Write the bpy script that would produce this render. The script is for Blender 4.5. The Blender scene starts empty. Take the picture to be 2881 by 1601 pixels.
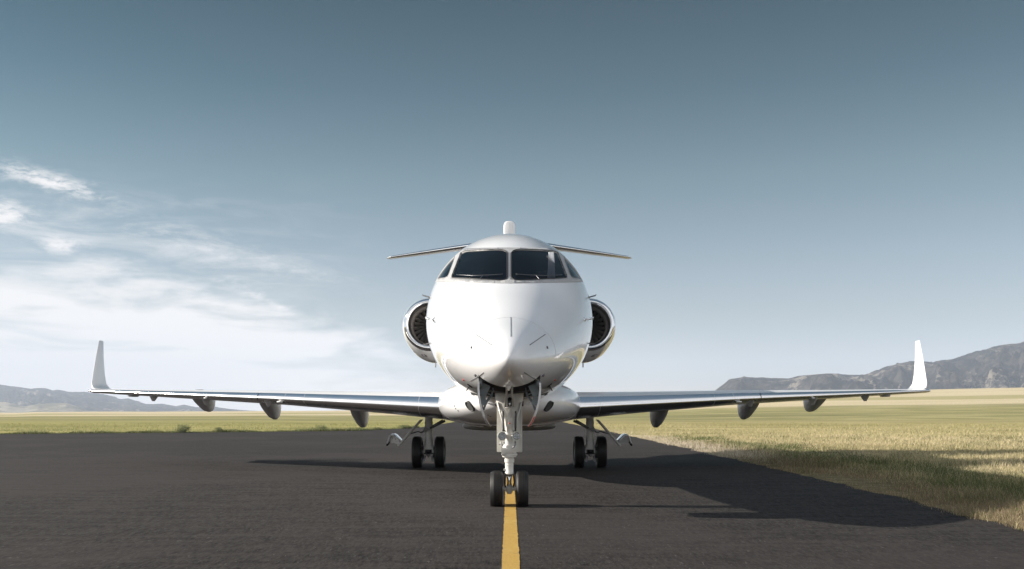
import bpy, bmesh, math, random
import numpy as np
from mathutils import Vector, Matrix, noise
from mathutils.bvhtree import BVHTree

R = math.radians
rng = np.random.default_rng(7)
random.seed(7)
scene = bpy.context.scene
col = scene.collection

# ------------------------------------------------------------------ camera
FPX, PX0, HY, CZ = 2620.0, 1433.0, 1160.0, 1.157     # focal length (photo px), axis column, horizon row, eye height
cam_d = bpy.data.cameras.new("camera")
cam = bpy.data.objects.new("camera", cam_d)
col.objects.link(cam)
cam.location = (0, 0, CZ)
cam.rotation_euler = (R(90), 0, 0)
cam_d.sensor_width = 36.0
cam_d.lens = FPX / 2881.0 * 36.0
cam_d.shift_x = (1440.5 - PX0) / 2881.0
cam_d.shift_y = (HY - 800.5) / 2881.0
cam_d.clip_start = 0.1
cam_d.clip_end = 60000
scene.camera = cam

# ------------------------------------------------------------------ light
SUN_EL, SUN_AZ = R(23.8), R(-87.6)        # azimuth from +Y towards +X: the sun stands left, a touch behind the jet
sdir = Vector((math.sin(SUN_AZ) * math.cos(SUN_EL), math.cos(SUN_AZ) * math.cos(SUN_EL), math.sin(SUN_EL)))
sun_d = bpy.data.lights.new("sun", 'SUN')
sun_d.energy = 4.3
sun_d.angle = R(0.55)
sun_d.color = (1.0, 0.93, 0.83)
sun = bpy.data.objects.new("sun", sun_d)
col.objects.link(sun)
sun.rotation_euler = (-sdir).to_track_quat('-Z', 'Y').to_euler()
sun.location = sdir * 60

world = bpy.data.worlds.new("World")
scene.world = world
world.use_nodes = True
wt = world.node_tree
wt.nodes.clear()


def N(t, typ, **kw):
    n = t.nodes.new(typ)
    for k, v in kw.items():
        if k.startswith('i_'):
            n.inputs[k[2:].replace('_', ' ')].default_value = v
        else:
            setattr(n, k, v)
    return n


def L(t, a, b):
    t.links.new(a, b)


def math_n(t, op, a, b=None, c=None, clamp=False):
    n = t.nodes.new('ShaderNodeMath')
    n.operation = op
    n.use_clamp = clamp
    for i, v in enumerate((a, b, c)):
        if v is None:
            continue
        if isinstance(v, (int, float)):
            n.inputs[i].default_value = v
        else:
            t.links.new(v, n.inputs[i])
    return n.outputs[0]


def smooth_n(t, v, a, b):
    n = t.nodes.new('ShaderNodeMapRange')
    n.interpolation_type = 'SMOOTHSTEP'
    t.links.new(v, n.inputs[0])
    n.inputs[1].default_value, n.inputs[2].default_value = a, b
    return n.outputs[0]


def mixc(t, f, a, b, mode='MIX'):
    n = t.nodes.new('ShaderNodeMix')
    n.data_type = 'RGBA'
    n.blend_type = mode
    for s, v in ((n.inputs[0], f), (n.inputs[6], a), (n.inputs[7], b)):
        if hasattr(v, 'default_value') or hasattr(v, 'links'):
            t.links.new(v, s)
        elif isinstance(v, (int, float)):
            s.default_value = v
        else:
            s.default_value = (*v, 1.0) if len(v) == 3 else v
    return n.outputs[2]


# sky: the Nishita sky, greyed as in the photograph, with cirrus and a low bank of cloud on the left
sky = N(wt, 'ShaderNodeTexSky', sky_type='NISHITA', sun_disc=False)
sky.sun_elevation = SUN_EL
sky.sun_rotation = SUN_AZ
sky.altitude = 1400
sky.air_density = 1.0
sky.dust_density = 0.5
sky.ozone_density = 1.0
tc = N(wt, 'ShaderNodeTexCoord')
sep = N(wt, 'ShaderNodeSeparateXYZ')
L(wt, tc.outputs['Generated'], sep.inputs[0])
az = math_n(wt, 'ARCTAN2', sep.outputs[0], sep.outputs[1])                  # 0 ahead of the camera, + to the right
el = math_n(wt, 'ARCSINE', sep.outputs[2])
cmb = N(wt, 'ShaderNodeCombineXYZ')
L(wt, az, cmb.inputs[0]); L(wt, el, cmb.inputs[1])


def sky_noise(sx, sy, rot, loc, detail=8.0, rough=0.58, dist=0.0):
    mp = N(wt, 'ShaderNodeMapping')
    mp.inputs['Scale'].default_value = (sx, sy, 1)
    mp.inputs['Rotation'].default_value = (0, 0, rot)
    mp.inputs['Location'].default_value = (loc, loc * 0.7, loc)
    L(wt, cmb.outputs[0], mp.inputs['Vector'])
    nz = N(wt, 'ShaderNodeTexNoise')
    nz.inputs['Scale'].default_value = 1.0
    nz.inputs['Detail'].default_value = detail
    nz.inputs['Roughness'].default_value = rough
    nz.inputs['Distortion'].default_value = dist
    L(wt, mp.outputs[0], nz.inputs['Vector'])
    return nz.outputs[0]


def blob(ca, ce, ra, re):
    a = math_n(wt, 'DIVIDE', math_n(wt, 'SUBTRACT', az, ca), ra)
    b = math_n(wt, 'DIVIDE', math_n(wt, 'SUBTRACT', el, ce), re)
    r2 = math_n(wt, 'ADD', math_n(wt, 'MULTIPLY', a, a), math_n(wt, 'MULTIPLY', b, b))
    return math_n(wt, 'POWER', 2.718, math_n(wt, 'MULTIPLY', r2, -1.0))


def rblob(ca, ce, ra, re, ang):
    da = math_n(wt, 'SUBTRACT', az, ca)
    de = math_n(wt, 'SUBTRACT', el, ce)
    c, s = math.cos(ang), math.sin(ang)
    u = math_n(wt, 'DIVIDE', math_n(wt, 'ADD', math_n(wt, 'MULTIPLY', da, c), math_n(wt, 'MULTIPLY', de, s)), ra)
    v = math_n(wt, 'DIVIDE', math_n(wt, 'SUBTRACT', math_n(wt, 'MULTIPLY', de, c), math_n(wt, 'MULTIPLY', da, s)), re)
    r2 = math_n(wt, 'ADD', math_n(wt, 'MULTIPLY', u, u), math_n(wt, 'MULTIPLY', v, v))
    return math_n(wt, 'POWER', 2.718, math_n(wt, 'MULTIPLY', r2, -1.0))


SKY_STRENGTH = 0.055
n_soft = sky_noise(9, 26, R(-8), 3.1, 7, 0.55, 0.3)
n_fine = sky_noise(26, 110, R(-7), 8.4, 9, 0.62, 0.2)
n_wisp = sky_noise(7, 44, R(-14), 1.7, 9, 0.60, 0.9)
left = smooth_n(wt, az, 0.0, -0.36)
edge = math_n(wt, 'MULTIPLY_ADD', left, 0.096, 0.034)
tt = math_n(wt, 'SUBTRACT', edge, el)
tt = math_n(wt, 'ADD', tt, math_n(wt, 'MULTIPLY', math_n(wt, 'SUBTRACT', n_soft, 0.5), 0.13))
tt = math_n(wt, 'ADD', tt, math_n(wt, 'MULTIPLY', math_n(wt, 'SUBTRACT', n_fine, 0.5), 0.045))
bank = math_n(wt, 'MULTIPLY', smooth_n(wt, tt, -0.020, 0.030), smooth_n(wt, az, 0.10, -0.10))
n_gap = sky_noise(6, 40, R(-5), 6.3, 7, 0.55, 0.5)
gap = math_n(wt, 'MULTIPLY', smooth_n(wt, n_gap, 0.47, 0.32), 0.62)
bank = math_n(wt, 'MULTIPLY', bank, math_n(wt, 'SUBTRACT', 1.0, gap))
veil = math_n(wt, 'MULTIPLY', smooth_n(wt, n_wisp, 0.40, 0.78),
              math_n(wt, 'MULTIPLY', smooth_n(wt, az, -0.10, -0.34), math_n(wt, 'MULTIPLY', smooth_n(wt, el, 0.25, 0.16), 0.46)))
puff = math_n(wt, 'ADD', rblob(-0.458, 0.219, 0.050, 0.009, R(-11)), rblob(-0.505, 0.187, 0.030, 0.013, R(-4)))
puff = math_n(wt, 'ADD', puff, math_n(wt, 'MULTIPLY', rblob(-0.449, 0.160, 0.022, 0.008, 0), 0.85))
puff = math_n(wt, 'ADD', puff, math_n(wt, 'MULTIPLY', rblob(-0.262, 0.118, 0.050, 0.007, R(-26)), 0.50))
puff = math_n(wt, 'ADD', puff, math_n(wt, 'MULTIPLY', rblob(-0.30, 0.165, 0.13, 0.016, R(-13)), 0.34))
n_puff = sky_noise(55, 150, R(-7), 4.4, 10, 0.66, 0.3)
puff = math_n(wt, 'MULTIPLY', puff, smooth_n(wt, math_n(wt, 'MULTIPLY_ADD', puff, 0.22, n_puff), 0.46, 0.78))
cloud = math_n(wt, 'ADD', bank, math_n(wt, 'MULTIPLY', veil, math_n(wt, 'SUBTRACT', 1.0, bank)))
cloud = math_n(wt, 'ADD', cloud, math_n(wt, 'MULTIPLY', puff, 1.0), clamp=True)
# broken cloud over the rest of the sky, behind the camera and overhead (mirrored in the nose paint), thickened out of view to fill the shaded paint
n_back = sky_noise(3.2, 6.5, R(-6), 5.2, 8, 0.58, 0.4)
az_abs = math_n(wt, 'ABSOLUTE', az)
back = math_n(wt, 'MULTIPLY', smooth_n(wt, az_abs, 0.85, 1.6), smooth_n(wt, el, 1.15, 0.65))
back = math_n(wt, 'MULTIPLY', math_n(wt, 'MULTIPLY', smooth_n(wt, n_back, 0.30, 0.52), 0.95), back)
cloud = math_n(wt, 'MAXIMUM', cloud, back)
cloud = math_n(wt, 'MULTIPLY', cloud, smooth_n(wt, el, -0.02, 0.0))
cw = 0.50 / SKY_STRENGTH
# the photograph's graded sky: greyer and deeper away from the horizon than the clear-air model; brightened high overhead, out of view, as added fill
grade = N(wt, 'ShaderNodeValToRGB')
cr = grade.color_ramp
stops = [(0.028, (0.95, 0.89, 1.06)), (0.099, (1.05, 0.92, 0.84)), (0.152, (1.02, 0.93, 0.82)), (0.2425, (0.70, 0.79, 0.65)), (0.329, (0.28, 0.50, 0.45)), (0.42, (0.06, 0.29, 0.285)), (0.50, (0.12, 0.33, 0.32)), (0.95, (1.75, 1.65, 1.30))]
while len(cr.elements) < len(stops):
    cr.elements.new(0.5)
for e_, (pos, c_) in zip(cr.elements, stops):
    e_.position = pos
for e_, (pos, c_) in zip(cr.elements, stops):
    e_.color = (*c_, 1)
L(wt, math_n(wt, 'MAXIMUM', el, 0.0), grade.inputs[0])
tint = mixc(wt, 1.0, sky.outputs[0], grade.outputs[0], 'MULTIPLY')
skyc = mixc(wt, cloud, tint, (cw, cw * 0.985, cw * 0.985))
bg = N(wt, 'ShaderNodeBackground')
bg.inputs['Strength'].default_value = SKY_STRENGTH
L(wt, skyc, bg.inputs['Color'])
wo = N(wt, 'ShaderNodeOutputWorld')
L(wt, bg.outputs[0], wo.inputs['Surface'])

scene.view_settings.view_transform = 'Standard'
scene.view_settings.look = 'None'
scene.view_settings.gamma = 1.0
scene.view_settings.use_curve_mapping = False
scene.view_settings.exposure = 0.95
scene.cycles.use_denoising = True
scene.cycles.max_bounces = 8
scene.cycles.volume_bounces = 1
scene.cycles.transparent_max_bounces = 12


# ------------------------------------------------------------------ materials
def new_mat(name):
    m = bpy.data.materials.new(name)
    m.use_nodes = True
    t = m.node_tree
    return m, t, t.nodes['Principled BSDF']


def setp(p, **kw):
    for k, v in kw.items():
        k = k.replace('_', ' ')
        p.inputs[k].default_value = (*v, 1.0) if isinstance(v, tuple) and len(v) == 3 else v


def tex(t, scale, detail=4.0, rough=0.55, stretch=None, coord='Object', dist=0.0):
    tcn = t.nodes.new('ShaderNodeTexCoord')
    o = tcn.outputs[coord]
    if stretch:
        mp = t.nodes.new('ShaderNodeMapping')
        mp.inputs['Scale'].default_value = stretch
        L(t, o, mp.inputs['Vector'])
        o = mp.outputs[0]
    nz = t.nodes.new('ShaderNodeTexNoise')
    nz.inputs['Scale'].default_value = scale
    nz.inputs['Detail'].default_value = detail
    nz.inputs['Roughness'].default_value = rough
    nz.inputs['Distortion'].default_value = dist
    L(t, o, nz.inputs['Vector'])
    return nz.outputs[0]


def bump(t, p, h, strength, dist):
    b = t.nodes.new('ShaderNodeBump')
    b.inputs['Strength'].default_value = strength
    b.inputs['Distance'].default_value = dist
    L(t, h, b.inputs['Height'])
    L(t, b.outputs[0], p.inputs['Normal'])


def simple(name, c, rough, metal=0.0, var=0.12, scale=6.0, coat=0.0, rvar=0.1):
    m, t, p = new_mat(name)
    f = tex(t, scale, 5)
    L(t, mixc(t, f, tuple(x * (1 - var) for x in c), tuple(min(1, x * (1 + var)) for x in c)), p.inputs['Base Color'])
    L(t, math_n(t, 'MULTIPLY_ADD', f, rvar, rough - rvar / 2), p.inputs['Roughness'])
    setp(p, Metallic=metal, Coat_Weight=coat, Coat_Roughness=0.03)
    return m


M = {}
M['paint'] = simple('white_gloss_paint', (0.86, 0.86, 0.87), 0.32, var=0.012, scale=1.3, coat=1.0)
M['wing_paint'] = simple('wing_satin_paint', (0.74, 0.74, 0.75), 0.38, var=0.03, scale=2.0, coat=0.3)
M['polished'] = simple('polished_aluminium', (0.90, 0.90, 0.91), 0.20, metal=1.0, var=0.03, scale=3.0, rvar=0.08)
M['chrome'] = simple('chrome', (0.85, 0.86, 0.88), 0.06, metal=1.0, var=0.02, rvar=0.04)
M['frame'] = simple('grey_frame_paint', (0.43, 0.43, 0.435), 0.42, var=0.04, scale=5)
M['seam'] = simple('seam_sealant', (0.20, 0.20, 0.21), 0.6)
M['faint_seam'] = simple('faint_seam', (0.52, 0.52, 0.53), 0.5)
M['rivet'] = simple('rivet_steel', (0.30, 0.30, 0.31), 0.45, metal=0.6)
M['gear_white'] = simple('gear_enamel', (0.72, 0.71, 0.67), 0.38, var=0.10, scale=14, coat=0.25)
M['gear_grey'] = simple('gear_grey_enamel', (0.42, 0.43, 0.42), 0.42, var=0.15, scale=16)
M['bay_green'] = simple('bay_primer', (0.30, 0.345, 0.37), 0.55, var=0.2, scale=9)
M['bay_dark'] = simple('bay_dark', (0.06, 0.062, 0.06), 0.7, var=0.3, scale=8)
M['dark'] = simple('dark_fitting', (0.022, 0.022, 0.024), 0.5, var=0.2, scale=20)
M['steel'] = simple('dark_steel', (0.20, 0.20, 0.21), 0.35, metal=0.8, var=0.2, scale=20)
M['rubber'] = simple('tyre_rubber', (0.012, 0.0115, 0.0115), 0.55, var=0.45, scale=12)
M['fan'] = simple('titanium_blade', (0.17, 0.16, 0.15), 0.40, metal=0.35, var=0.15, scale=8)
M['duct'] = simple('duct_liner', (0.23, 0.21, 0.195), 0.55, var=0.1, scale=10)
M['duct_dark'] = simple('duct_dark', (0.07, 0.065, 0.06), 0.5, var=0.2)
M['fairing_grey'] = simple('flap_fairing_paint', (0.66, 0.66, 0.67), 0.4, var=0.05, scale=7)
M['cockpit'] = simple('cockpit_lining', (0.05, 0.05, 0.06), 0.7, var=0.2)
M['cockpit_seat'] = simple('seat_leather', (0.10, 0.09, 0.085), 0.6)
M['reflection_strip'] = simple('pale_reflection', (0.80, 0.80, 0.82), 0.8, var=0.15, scale=30)  # pale tone that paints a reflection on the windshield
M['orange'] = simple('orange_cloth', (0.90, 0.20, 0.02), 0.7)
M['red'] = simple('red_edge_paint', (0.62, 0.05, 0.03), 0.5)
M['lamp_white'] = simple('white_lens', (0.85, 0.85, 0.83), 0.25)
M['reflector'] = simple('lamp_reflector', (0.84, 0.85, 0.86), 0.22, metal=0.7, var=0.2, scale=60)

m, t, p = new_mat('lamp_glass')
for n_ in list(t.nodes):
    if n_.type == 'BSDF_PRINCIPLED':
        t.nodes.remove(n_)
tr = N(t, 'ShaderNodeBsdfTransparent'); tr.inputs[0].default_value = (0.9, 0.92, 0.93, 1)
gl = N(t, 'ShaderNodeBsdfGlossy'); gl.inputs['Roughness'].default_value = 0.03
fr = N(t, 'ShaderNodeFresnel'); fr.inputs[0].default_value = 1.5
mx = N(t, 'ShaderNodeMixShader')
L(t, fr.outputs[0], mx.inputs[0]); L(t, tr.outputs[0], mx.inputs[1]); L(t, gl.outputs[0], mx.inputs[2])
L(t, mx.outputs[0], t.nodes['Material Output'].inputs['Surface'])
M['lamp_glass'] = m

m, t, p = new_mat('windshield_glass')
for n_ in list(t.nodes):
    if n_.type == 'BSDF_PRINCIPLED':
        t.nodes.remove(n_)
tr = N(t, 'ShaderNodeBsdfTransparent'); tr.inputs[0].default_value = (0.40, 0.42, 0.46, 1)
gl = N(t, 'ShaderNodeBsdfGlossy'); gl.inputs['Roughness'].default_value = 0.02
fr = N(t, 'ShaderNodeFresnel'); fr.inputs[0].default_value = 1.52
mx = N(t, 'ShaderNodeMixShader')
L(t, fr.outputs[0], mx.inputs[0]); L(t, tr.outputs[0], mx.inputs[1]); L(t, gl.outputs[0], mx.inputs[2])
L(t, mx.outputs[0], t.nodes['Material Output'].inputs['Surface'])
M['glass'] = m

# asphalt: fine stone grain, faint drag streaks across, worn patches
m, t, p = new_mat('asphalt')
grain = tex(t, 34, 5, 0.80, stretch=(1.0, 0.22, 1.0))
grain2 = tex(t, 13, 6, 0.75)
streak = tex(t, 1.0, 7, 0.62, stretch=(0.5, 5.0, 1.0), dist=0.4)
patch = tex(t, 0.16, 5, 0.55)
mott = tex(t, 2.2, 6, 0.68, stretch=(0.6, 1.8, 1))
c1 = mixc(t, smooth_n(t, grain, 0.36, 0.64), (0.0059, 0.0053, 0.0051), (0.0513, 0.0462, 0.0436))
c2 = mixc(t, math_n(t, 'MULTIPLY', smooth_n(t, grain2, 0.44, 0.66), 0.50), c1, (0.0513, 0.0462, 0.0441))
c3 = mixc(t, math_n(t, 'MULTIPLY', smooth_n(t, streak, 0.46, 0.68), 0.65), c2, (0.0496, 0.0442, 0.0419))
c4 = mixc(t, math_n(t, 'MULTIPLY', smooth_n(t, streak, 0.46, 0.28), 0.60), c3, (0.0146, 0.0129, 0.0126))
c5 = mixc(t, math_n(t, 'MULTIPLY', smooth_n(t, patch, 0.46, 0.58), 0.55), c4, (0.0479, 0.0419, 0.0406))
c5 = mixc(t, math_n(t, 'MULTIPLY', smooth_n(t, mott, 0.48, 0.68), 0.50), c5, (0.0487, 0.0436, 0.0414))
c5 = mixc(t, math_n(t, 'MULTIPLY', smooth_n(t, mott, 0.46, 0.30), 0.50), c5, (0.0146, 0.0129, 0.0125))
stone = tex(t, 46, 2, 0.5, stretch=(1.0, 0.25, 1.0))
c5 = mixc(t, smooth_n(t, stone, 0.66, 0.74), c5, (0.0855, 0.0796, 0.0759))
L(t, c5, p.inputs['Base Color'])
setp(p, Roughness=0.92, Specular_IOR_Level=0.12)
bump(t, p, math_n(t, 'MULTIPLY_ADD', grain, 0.7, math_n(t, 'MULTIPLY', grain2, 0.5)), 0.55, 0.006)
M['asphalt'] = m

m, t, p = new_mat('yellow_line_paint')
g = tex(t, 60, 5, 0.7)
w = tex(t, 7, 5, 0.6)
c1 = mixc(t, smooth_n(t, g, 0.30, 0.70), (0.4000, 0.2360, 0.0416), (0.5440, 0.3440, 0.0760))
w2 = tex(t, 1.6, 6, 0.65, stretch=(4, 1, 1))
c1 = mixc(t, math_n(t, 'MULTIPLY', smooth_n(t, w2, 0.48, 0.70), 0.55), c1, (0.54, 0.37, 0.11))
sp_ = tex(t, 34, 5, 0.75)
c1 = mixc(t, math_n(t, 'MULTIPLY', smooth_n(t, sp_, 0.60, 0.68), 0.75), c1, (0.12, 0.095, 0.06))
c2 = mixc(t, math_n(t, 'MULTIPLY', smooth_n(t, w, 0.56, 0.70), 0.55), c1, (0.2400, 0.1680, 0.0640))
L(t, c2, p.inputs['Base Color'])
setp(p, Roughness=0.7)
bump(t, p, g, 0.4, 0.004)
M['line'] = m

# ground: dry grassland; field bands follow the distance the fields really lie at
m, t, p = new_mat('grassland')
geo = N(t, 'ShaderNodeNewGeometry')
sp = N(t, 'ShaderNodeSeparateXYZ')
L(t, geo.outputs['Position'], sp.inputs[0])
gx, gy = sp.outputs[0], sp.outputs[1]
fine = tex(t, 3.0, 8, 0.7)
mid = tex(t, 0.11, 7, 0.62, stretch=(0.55, 1.6, 1))
wide = tex(t, 0.012, 6, 0.55, stretch=(0.6, 2.2, 1))
rr = math_n(t, 'ADD', gy, math_n(t, 'MULTIPLY', math_n(t, 'SUBTRACT', wide, 0.5), 120))
side = smooth_n(t, gx, -14, 12)
near_l = mixc(t, smooth_n(t, mid, 0.36, 0.66), (0.2537, 0.2537, 0.0885), (0.4720, 0.4071, 0.1711))
near_r = mixc(t, smooth_n(t, mid, 0.34, 0.62), (0.3068, 0.2655, 0.1062), (0.5074, 0.4189, 0.2183))
lowf = tex(t, 0.045, 6, 0.65, stretch=(0.5, 1.5, 1))
near_l = mixc(t, math_n(t, 'MULTIPLY', smooth_n(t, lowf, 0.50, 0.64), 0.55), near_l, (0.17, 0.175, 0.07))
near_r = mixc(t, math_n(t, 'MULTIPLY', smooth_n(t, lowf, 0.50, 0.64), 0.55), near_r, (0.22, 0.19, 0.09))
verge = mixc(t, smooth_n(t, fine, 0.38, 0.62), (0.070, 0.058, 0.036), (0.235, 0.190, 0.115))
near_r = mixc(t, smooth_n(t, math_n(t, 'ADD', gy, math_n(t, 'MULTIPLY', math_n(t, 'SUBTRACT', mid, 0.5), 30)), 50, 24), near_r, verge)
near = mixc(t, side, near_l, near_r)
green = mixc(t, smooth_n(t, mid, 0.35, 0.65), (0.245, 0.235, 0.100), (0.430, 0.380, 0.190))
green = mixc(t, math_n(t, 'MULTIPLY', smooth_n(t, tex(t, 0.03, 6, 0.65, stretch=(0.35, 1.6, 1)), 0.48, 0.62), 0.6), green, (0.17, 0.165, 0.075))
straw = mixc(t, smooth_n(t, wide, 0.35, 0.62), (0.5900, 0.4956, 0.3186), (0.6844, 0.5782, 0.3894))
stripe = math_n(t, 'MULTIPLY', smooth_n(t, rr, 330, 350), smooth_n(t, rr, 440, 410))
straw = mixc(t, math_n(t, 'MULTIPLY', stripe, 0.7), straw, (0.3540, 0.3245, 0.1534))
c1 = mixc(t, smooth_n(t, rr, 95, 150), near, green)
c2 = mixc(t, smooth_n(t, rr, 225, 262), c1, straw)
c3 = mixc(t, math_n(t, 'MULTIPLY', smooth_n(t, fine, 0.60, 0.30), 0.55), c2, (0.1770, 0.1652, 0.0708))
L(t, c3, p.inputs['Base Color'])
setp(p, Roughness=0.95, Specular_IOR_Level=0.1)
bump(t, p, fine, 0.8, 0.08)
M['ground'] = m


def attr_mat(name, rough=0.7, trans=0.25):
    m, t, p = new_mat(name)
    a = N(t, 'ShaderNodeAttribute', attribute_name='col')
    L(t, a.outputs['Color'], p.inputs['Base Color'])
    setp(p, Roughness=rough, Specular_IOR_Level=0.2)
    tl = N(t, 'ShaderNodeBsdfTranslucent')
    L(t, a.outputs['Color'], tl.inputs['Color'])
    mx = N(t, 'ShaderNodeMixShader')
    mx.inputs[0].default_value = trans
    L(t, p.outputs[0], mx.inputs[1]); L(t, tl.outputs[0], mx.inputs[2])
    L(t, mx.outputs[0], t.nodes['Material Output'].inputs['Surface'])
    return m


M['grass'] = attr_mat('grass_blade')
M['leaf'] = attr_mat('weed_leaf')

m, t, p = new_mat('mountain_slope')
a = tex(t, 0.016, 10, 0.68)
b = tex(t, 0.0045, 8, 0.66)
d_ = tex(t, 0.06, 8, 0.75)
geo = N(t, 'ShaderNodeNewGeometry')
c1 = mixc(t, smooth_n(t, a, 0.44, 0.60), (0.010, 0.012, 0.014), (0.082, 0.073, 0.063))
c2 = mixc(t, smooth_n(t, math_n(t, 'ADD', math_n(t, 'MULTIPLY', b, 0.7), math_n(t, 'MULTIPLY', d_, 0.3)), 0.545, 0.60), c1, (0.30, 0.265, 0.22))
L(t, c2, p.inputs['Base Color'])
setp(p, Roughness=0.95, Specular_IOR_Level=0.05)
bump(t, p, math_n(t, 'ADD', a, math_n(t, 'MULTIPLY', d_, 0.4)), 1.0, 40.0)
M['mountain'] = m
m, t, p = new_mat('dry_hill_slope')
a = tex(t, 0.006, 8, 0.6)
L(t, mixc(t, smooth_n(t, a, 0.42, 0.60), (0.16, 0.15, 0.11), (0.40, 0.36, 0.28)), p.inputs['Base Color'])
setp(p, Roughness=0.95, Specular_IOR_Level=0.05)
bump(t, p, a, 1.0, 40.0)
M['dry_hill'] = m


# ------------------------------------------------------------------ helpers
def P(px, py, d):
    return Vector(((px - PX0) / FPX * d, d, CZ + (HY - py) / FPX * d))


def link(name, me, mat=None, parent=None, label=None, cat=None, group=None, kind=None, smooth=True, auto=None):
    o = bpy.data.objects.new(name, me)
    col.objects.link(o)
    if mat is not None and not me.materials:
        me.materials.append(M[mat] if isinstance(mat, str) else mat)
    if smooth and me.polygons:
        me.polygons.foreach_set('use_smooth', [True] * len(me.polygons))
        if auto is not None:
            me.set_sharp_from_angle(angle=R(auto))
    if parent is not None:
        o.parent = parent
        o.matrix_parent_inverse = world_of(parent).inverted()
    for k, v in (('label', label), ('category', cat), ('group', group), ('kind', kind)):
        if v:
            o[k] = v
    return o


def world_of(o):
    m = o.matrix_basis.copy()
    if o.parent is not None:
        m = world_of(o.parent) @ o.matrix_parent_inverse @ m
    return m


class MB:
    def __init__(s):
        s.v, s.f = [], []

    def add(s, vs, fs):
        k = len(s.v)
        s.v += [tuple(x) for x in vs]
        s.f += [tuple(i + k for i in f) for f in fs]

    def ring_loft(s, rings, cap0=True, cap1=True, closed=True):
        n = len(rings[0])
        vs = [p for r in rings for p in r]
        fs = []
        for i in range(len(rings) - 1):
            for j in range(n if closed else n - 1):
                a, b = i * n + j, i * n + (j + 1) % n
                fs.append((a, b, b + n, a + n))
        if cap0:
            fs.append(tuple(range(n - 1, -1, -1)))
        if cap1:
            fs.append(tuple(range((len(rings) - 1) * n, len(rings) * n)))
        s.add(vs, fs)

    def tube(s, pts, rs, n=16, cap=True):
        pts = [Vector(p) for p in pts]
        if isinstance(rs, (int, float)):
            rs = [rs] * len(pts)
        rings = []
        ref = None
        for i, p in enumerate(pts):
            d = (pts[min(i + 1, len(pts) - 1)] - pts[max(i - 1, 0)])
            if d.length < 1e-9:
                d = pts[-1] - pts[0]
            d.normalize()
            if ref is None:
                ref = Vector((0, 0, 1)) if abs(d.z) < 0.9 else Vector((0, 1, 0))
            u = (ref - d * ref.dot(d)).normalized()
            w = d.cross(u)
            ref = u
            rings.append([p + (u * math.cos(2 * math.pi * k / n) + w * math.sin(2 * math.pi * k / n)) * rs[i] for k in range(n)])
        s.ring_loft(rings, cap, cap)
        return s

    def lathe(s, origin, axis, prof, n=32, cap=False):
        """prof: (distance along axis, radius)"""
        axis = Vector(axis).normalized()
        ref = Vector((0, 0, 1)) if abs(axis.z) < 0.9 else Vector((0, 1, 0))
        u = (ref - axis * ref.dot(axis)).normalized()
        w = axis.cross(u)
        o = Vector(origin)
        s.ring_loft([[o + axis * a + (u * math.cos(2 * math.pi * k / n) + w * math.sin(2 * math.pi * k / n)) * r for k in range(n)] for a, r in prof], cap, cap)
        return s

    def box(s, c, size, rot=None, bev=0.0):
        bm = bmesh.new()
        bmesh.ops.create_cube(bm, size=1.0)
        bmesh.ops.scale(bm, vec=Vector(size), verts=bm.verts)
        if bev:
            bmesh.ops.bevel(bm, geom=list(bm.edges), offset=bev, segments=2, affect='EDGES')
        mt = Matrix.Translation(Vector(c)) @ (rot.to_4x4() if rot is not None else Matrix.Identity(4))
        bm.verts.index_update()
        s.add([mt @ v.co for v in bm.verts], [[v.index for v in f.verts] for f in bm.faces])
        bm.free()
        return s

    def prism(s, poly, a, b):
        """poly: list of 3-D points; extruded from offset a to offset b (vectors)"""
        a, b = Vector(a), Vector(b)
        n = len(poly)
        s.add([Vector(p) + a for p in poly] + [Vector(p) + b for p in poly],
              [tuple(range(n - 1, -1, -1)), tuple(range(n, 2 * n))] + [(i, (i + 1) % n, (i + 1) % n + n, i + n) for i in range(n)])
        return s

    def mesh(s, name='m'):
        me = bpy.data.meshes.new(name)
        me.from_pydata(s.v, [], s.f)
        bm = bmesh.new()
        bm.from_mesh(me)
        bmesh.ops.remove_doubles(bm, verts=bm.verts, dist=1e-6)
        bmesh.ops.recalc_face_normals(bm, faces=bm.faces)
        bm.to_mesh(me)
        bm.free()
        return me

    def build(s, name, mat, parent=None, **kw):
        return link(name, s.mesh(name), mat, parent, **kw)


def pchip(xs, ys, x):
    xs, ys = np.asarray(xs, float), np.asarray(ys, float)
    h = np.diff(xs)
    dl = np.diff(ys) / h
    m = np.zeros_like(ys)
    for i in range(1, len(xs) - 1):
        if dl[i - 1] * dl[i] > 0:
            w1, w2 = 2 * h[i] + h[i - 1], h[i] + 2 * h[i - 1]
            m[i] = (w1 + w2) / (w1 / dl[i - 1] + w2 / dl[i])
    m[0], m[-1] = dl[0], dl[-1]
    x = np.clip(np.asarray(x, float), xs[0], xs[-1])
    k = np.clip(np.searchsorted(xs, x) - 1, 0, len(xs) - 2)
    tt = (x - xs[k]) / h[k]
    return ((1 + 2 * tt) * (1 - tt) ** 2 * ys[k] + tt * (1 - tt) ** 2 * h[k] * m[k]
            + tt * tt * (3 - 2 * tt) * ys[k + 1] + tt * tt * (tt - 1) * h[k] * m[k + 1])


def sstep(a, b, x):
    q = np.clip((np.asarray(x, float) - a) / (b - a), 0, 1)
    return q * q * (3 - 2 * q)


# ------------------------------------------------------------------ terrain
def crest(tx):
    return np.interp(tx, [-3, -0.55, -0.28, -0.10, 0.10, 0.22, 0.36, 0.55, 1.2, 3], [0, 0, 0.0012, 0.0022, 0.006, 0.0185, 0.0225, 0.0268, 0.034, 0.034])


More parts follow.
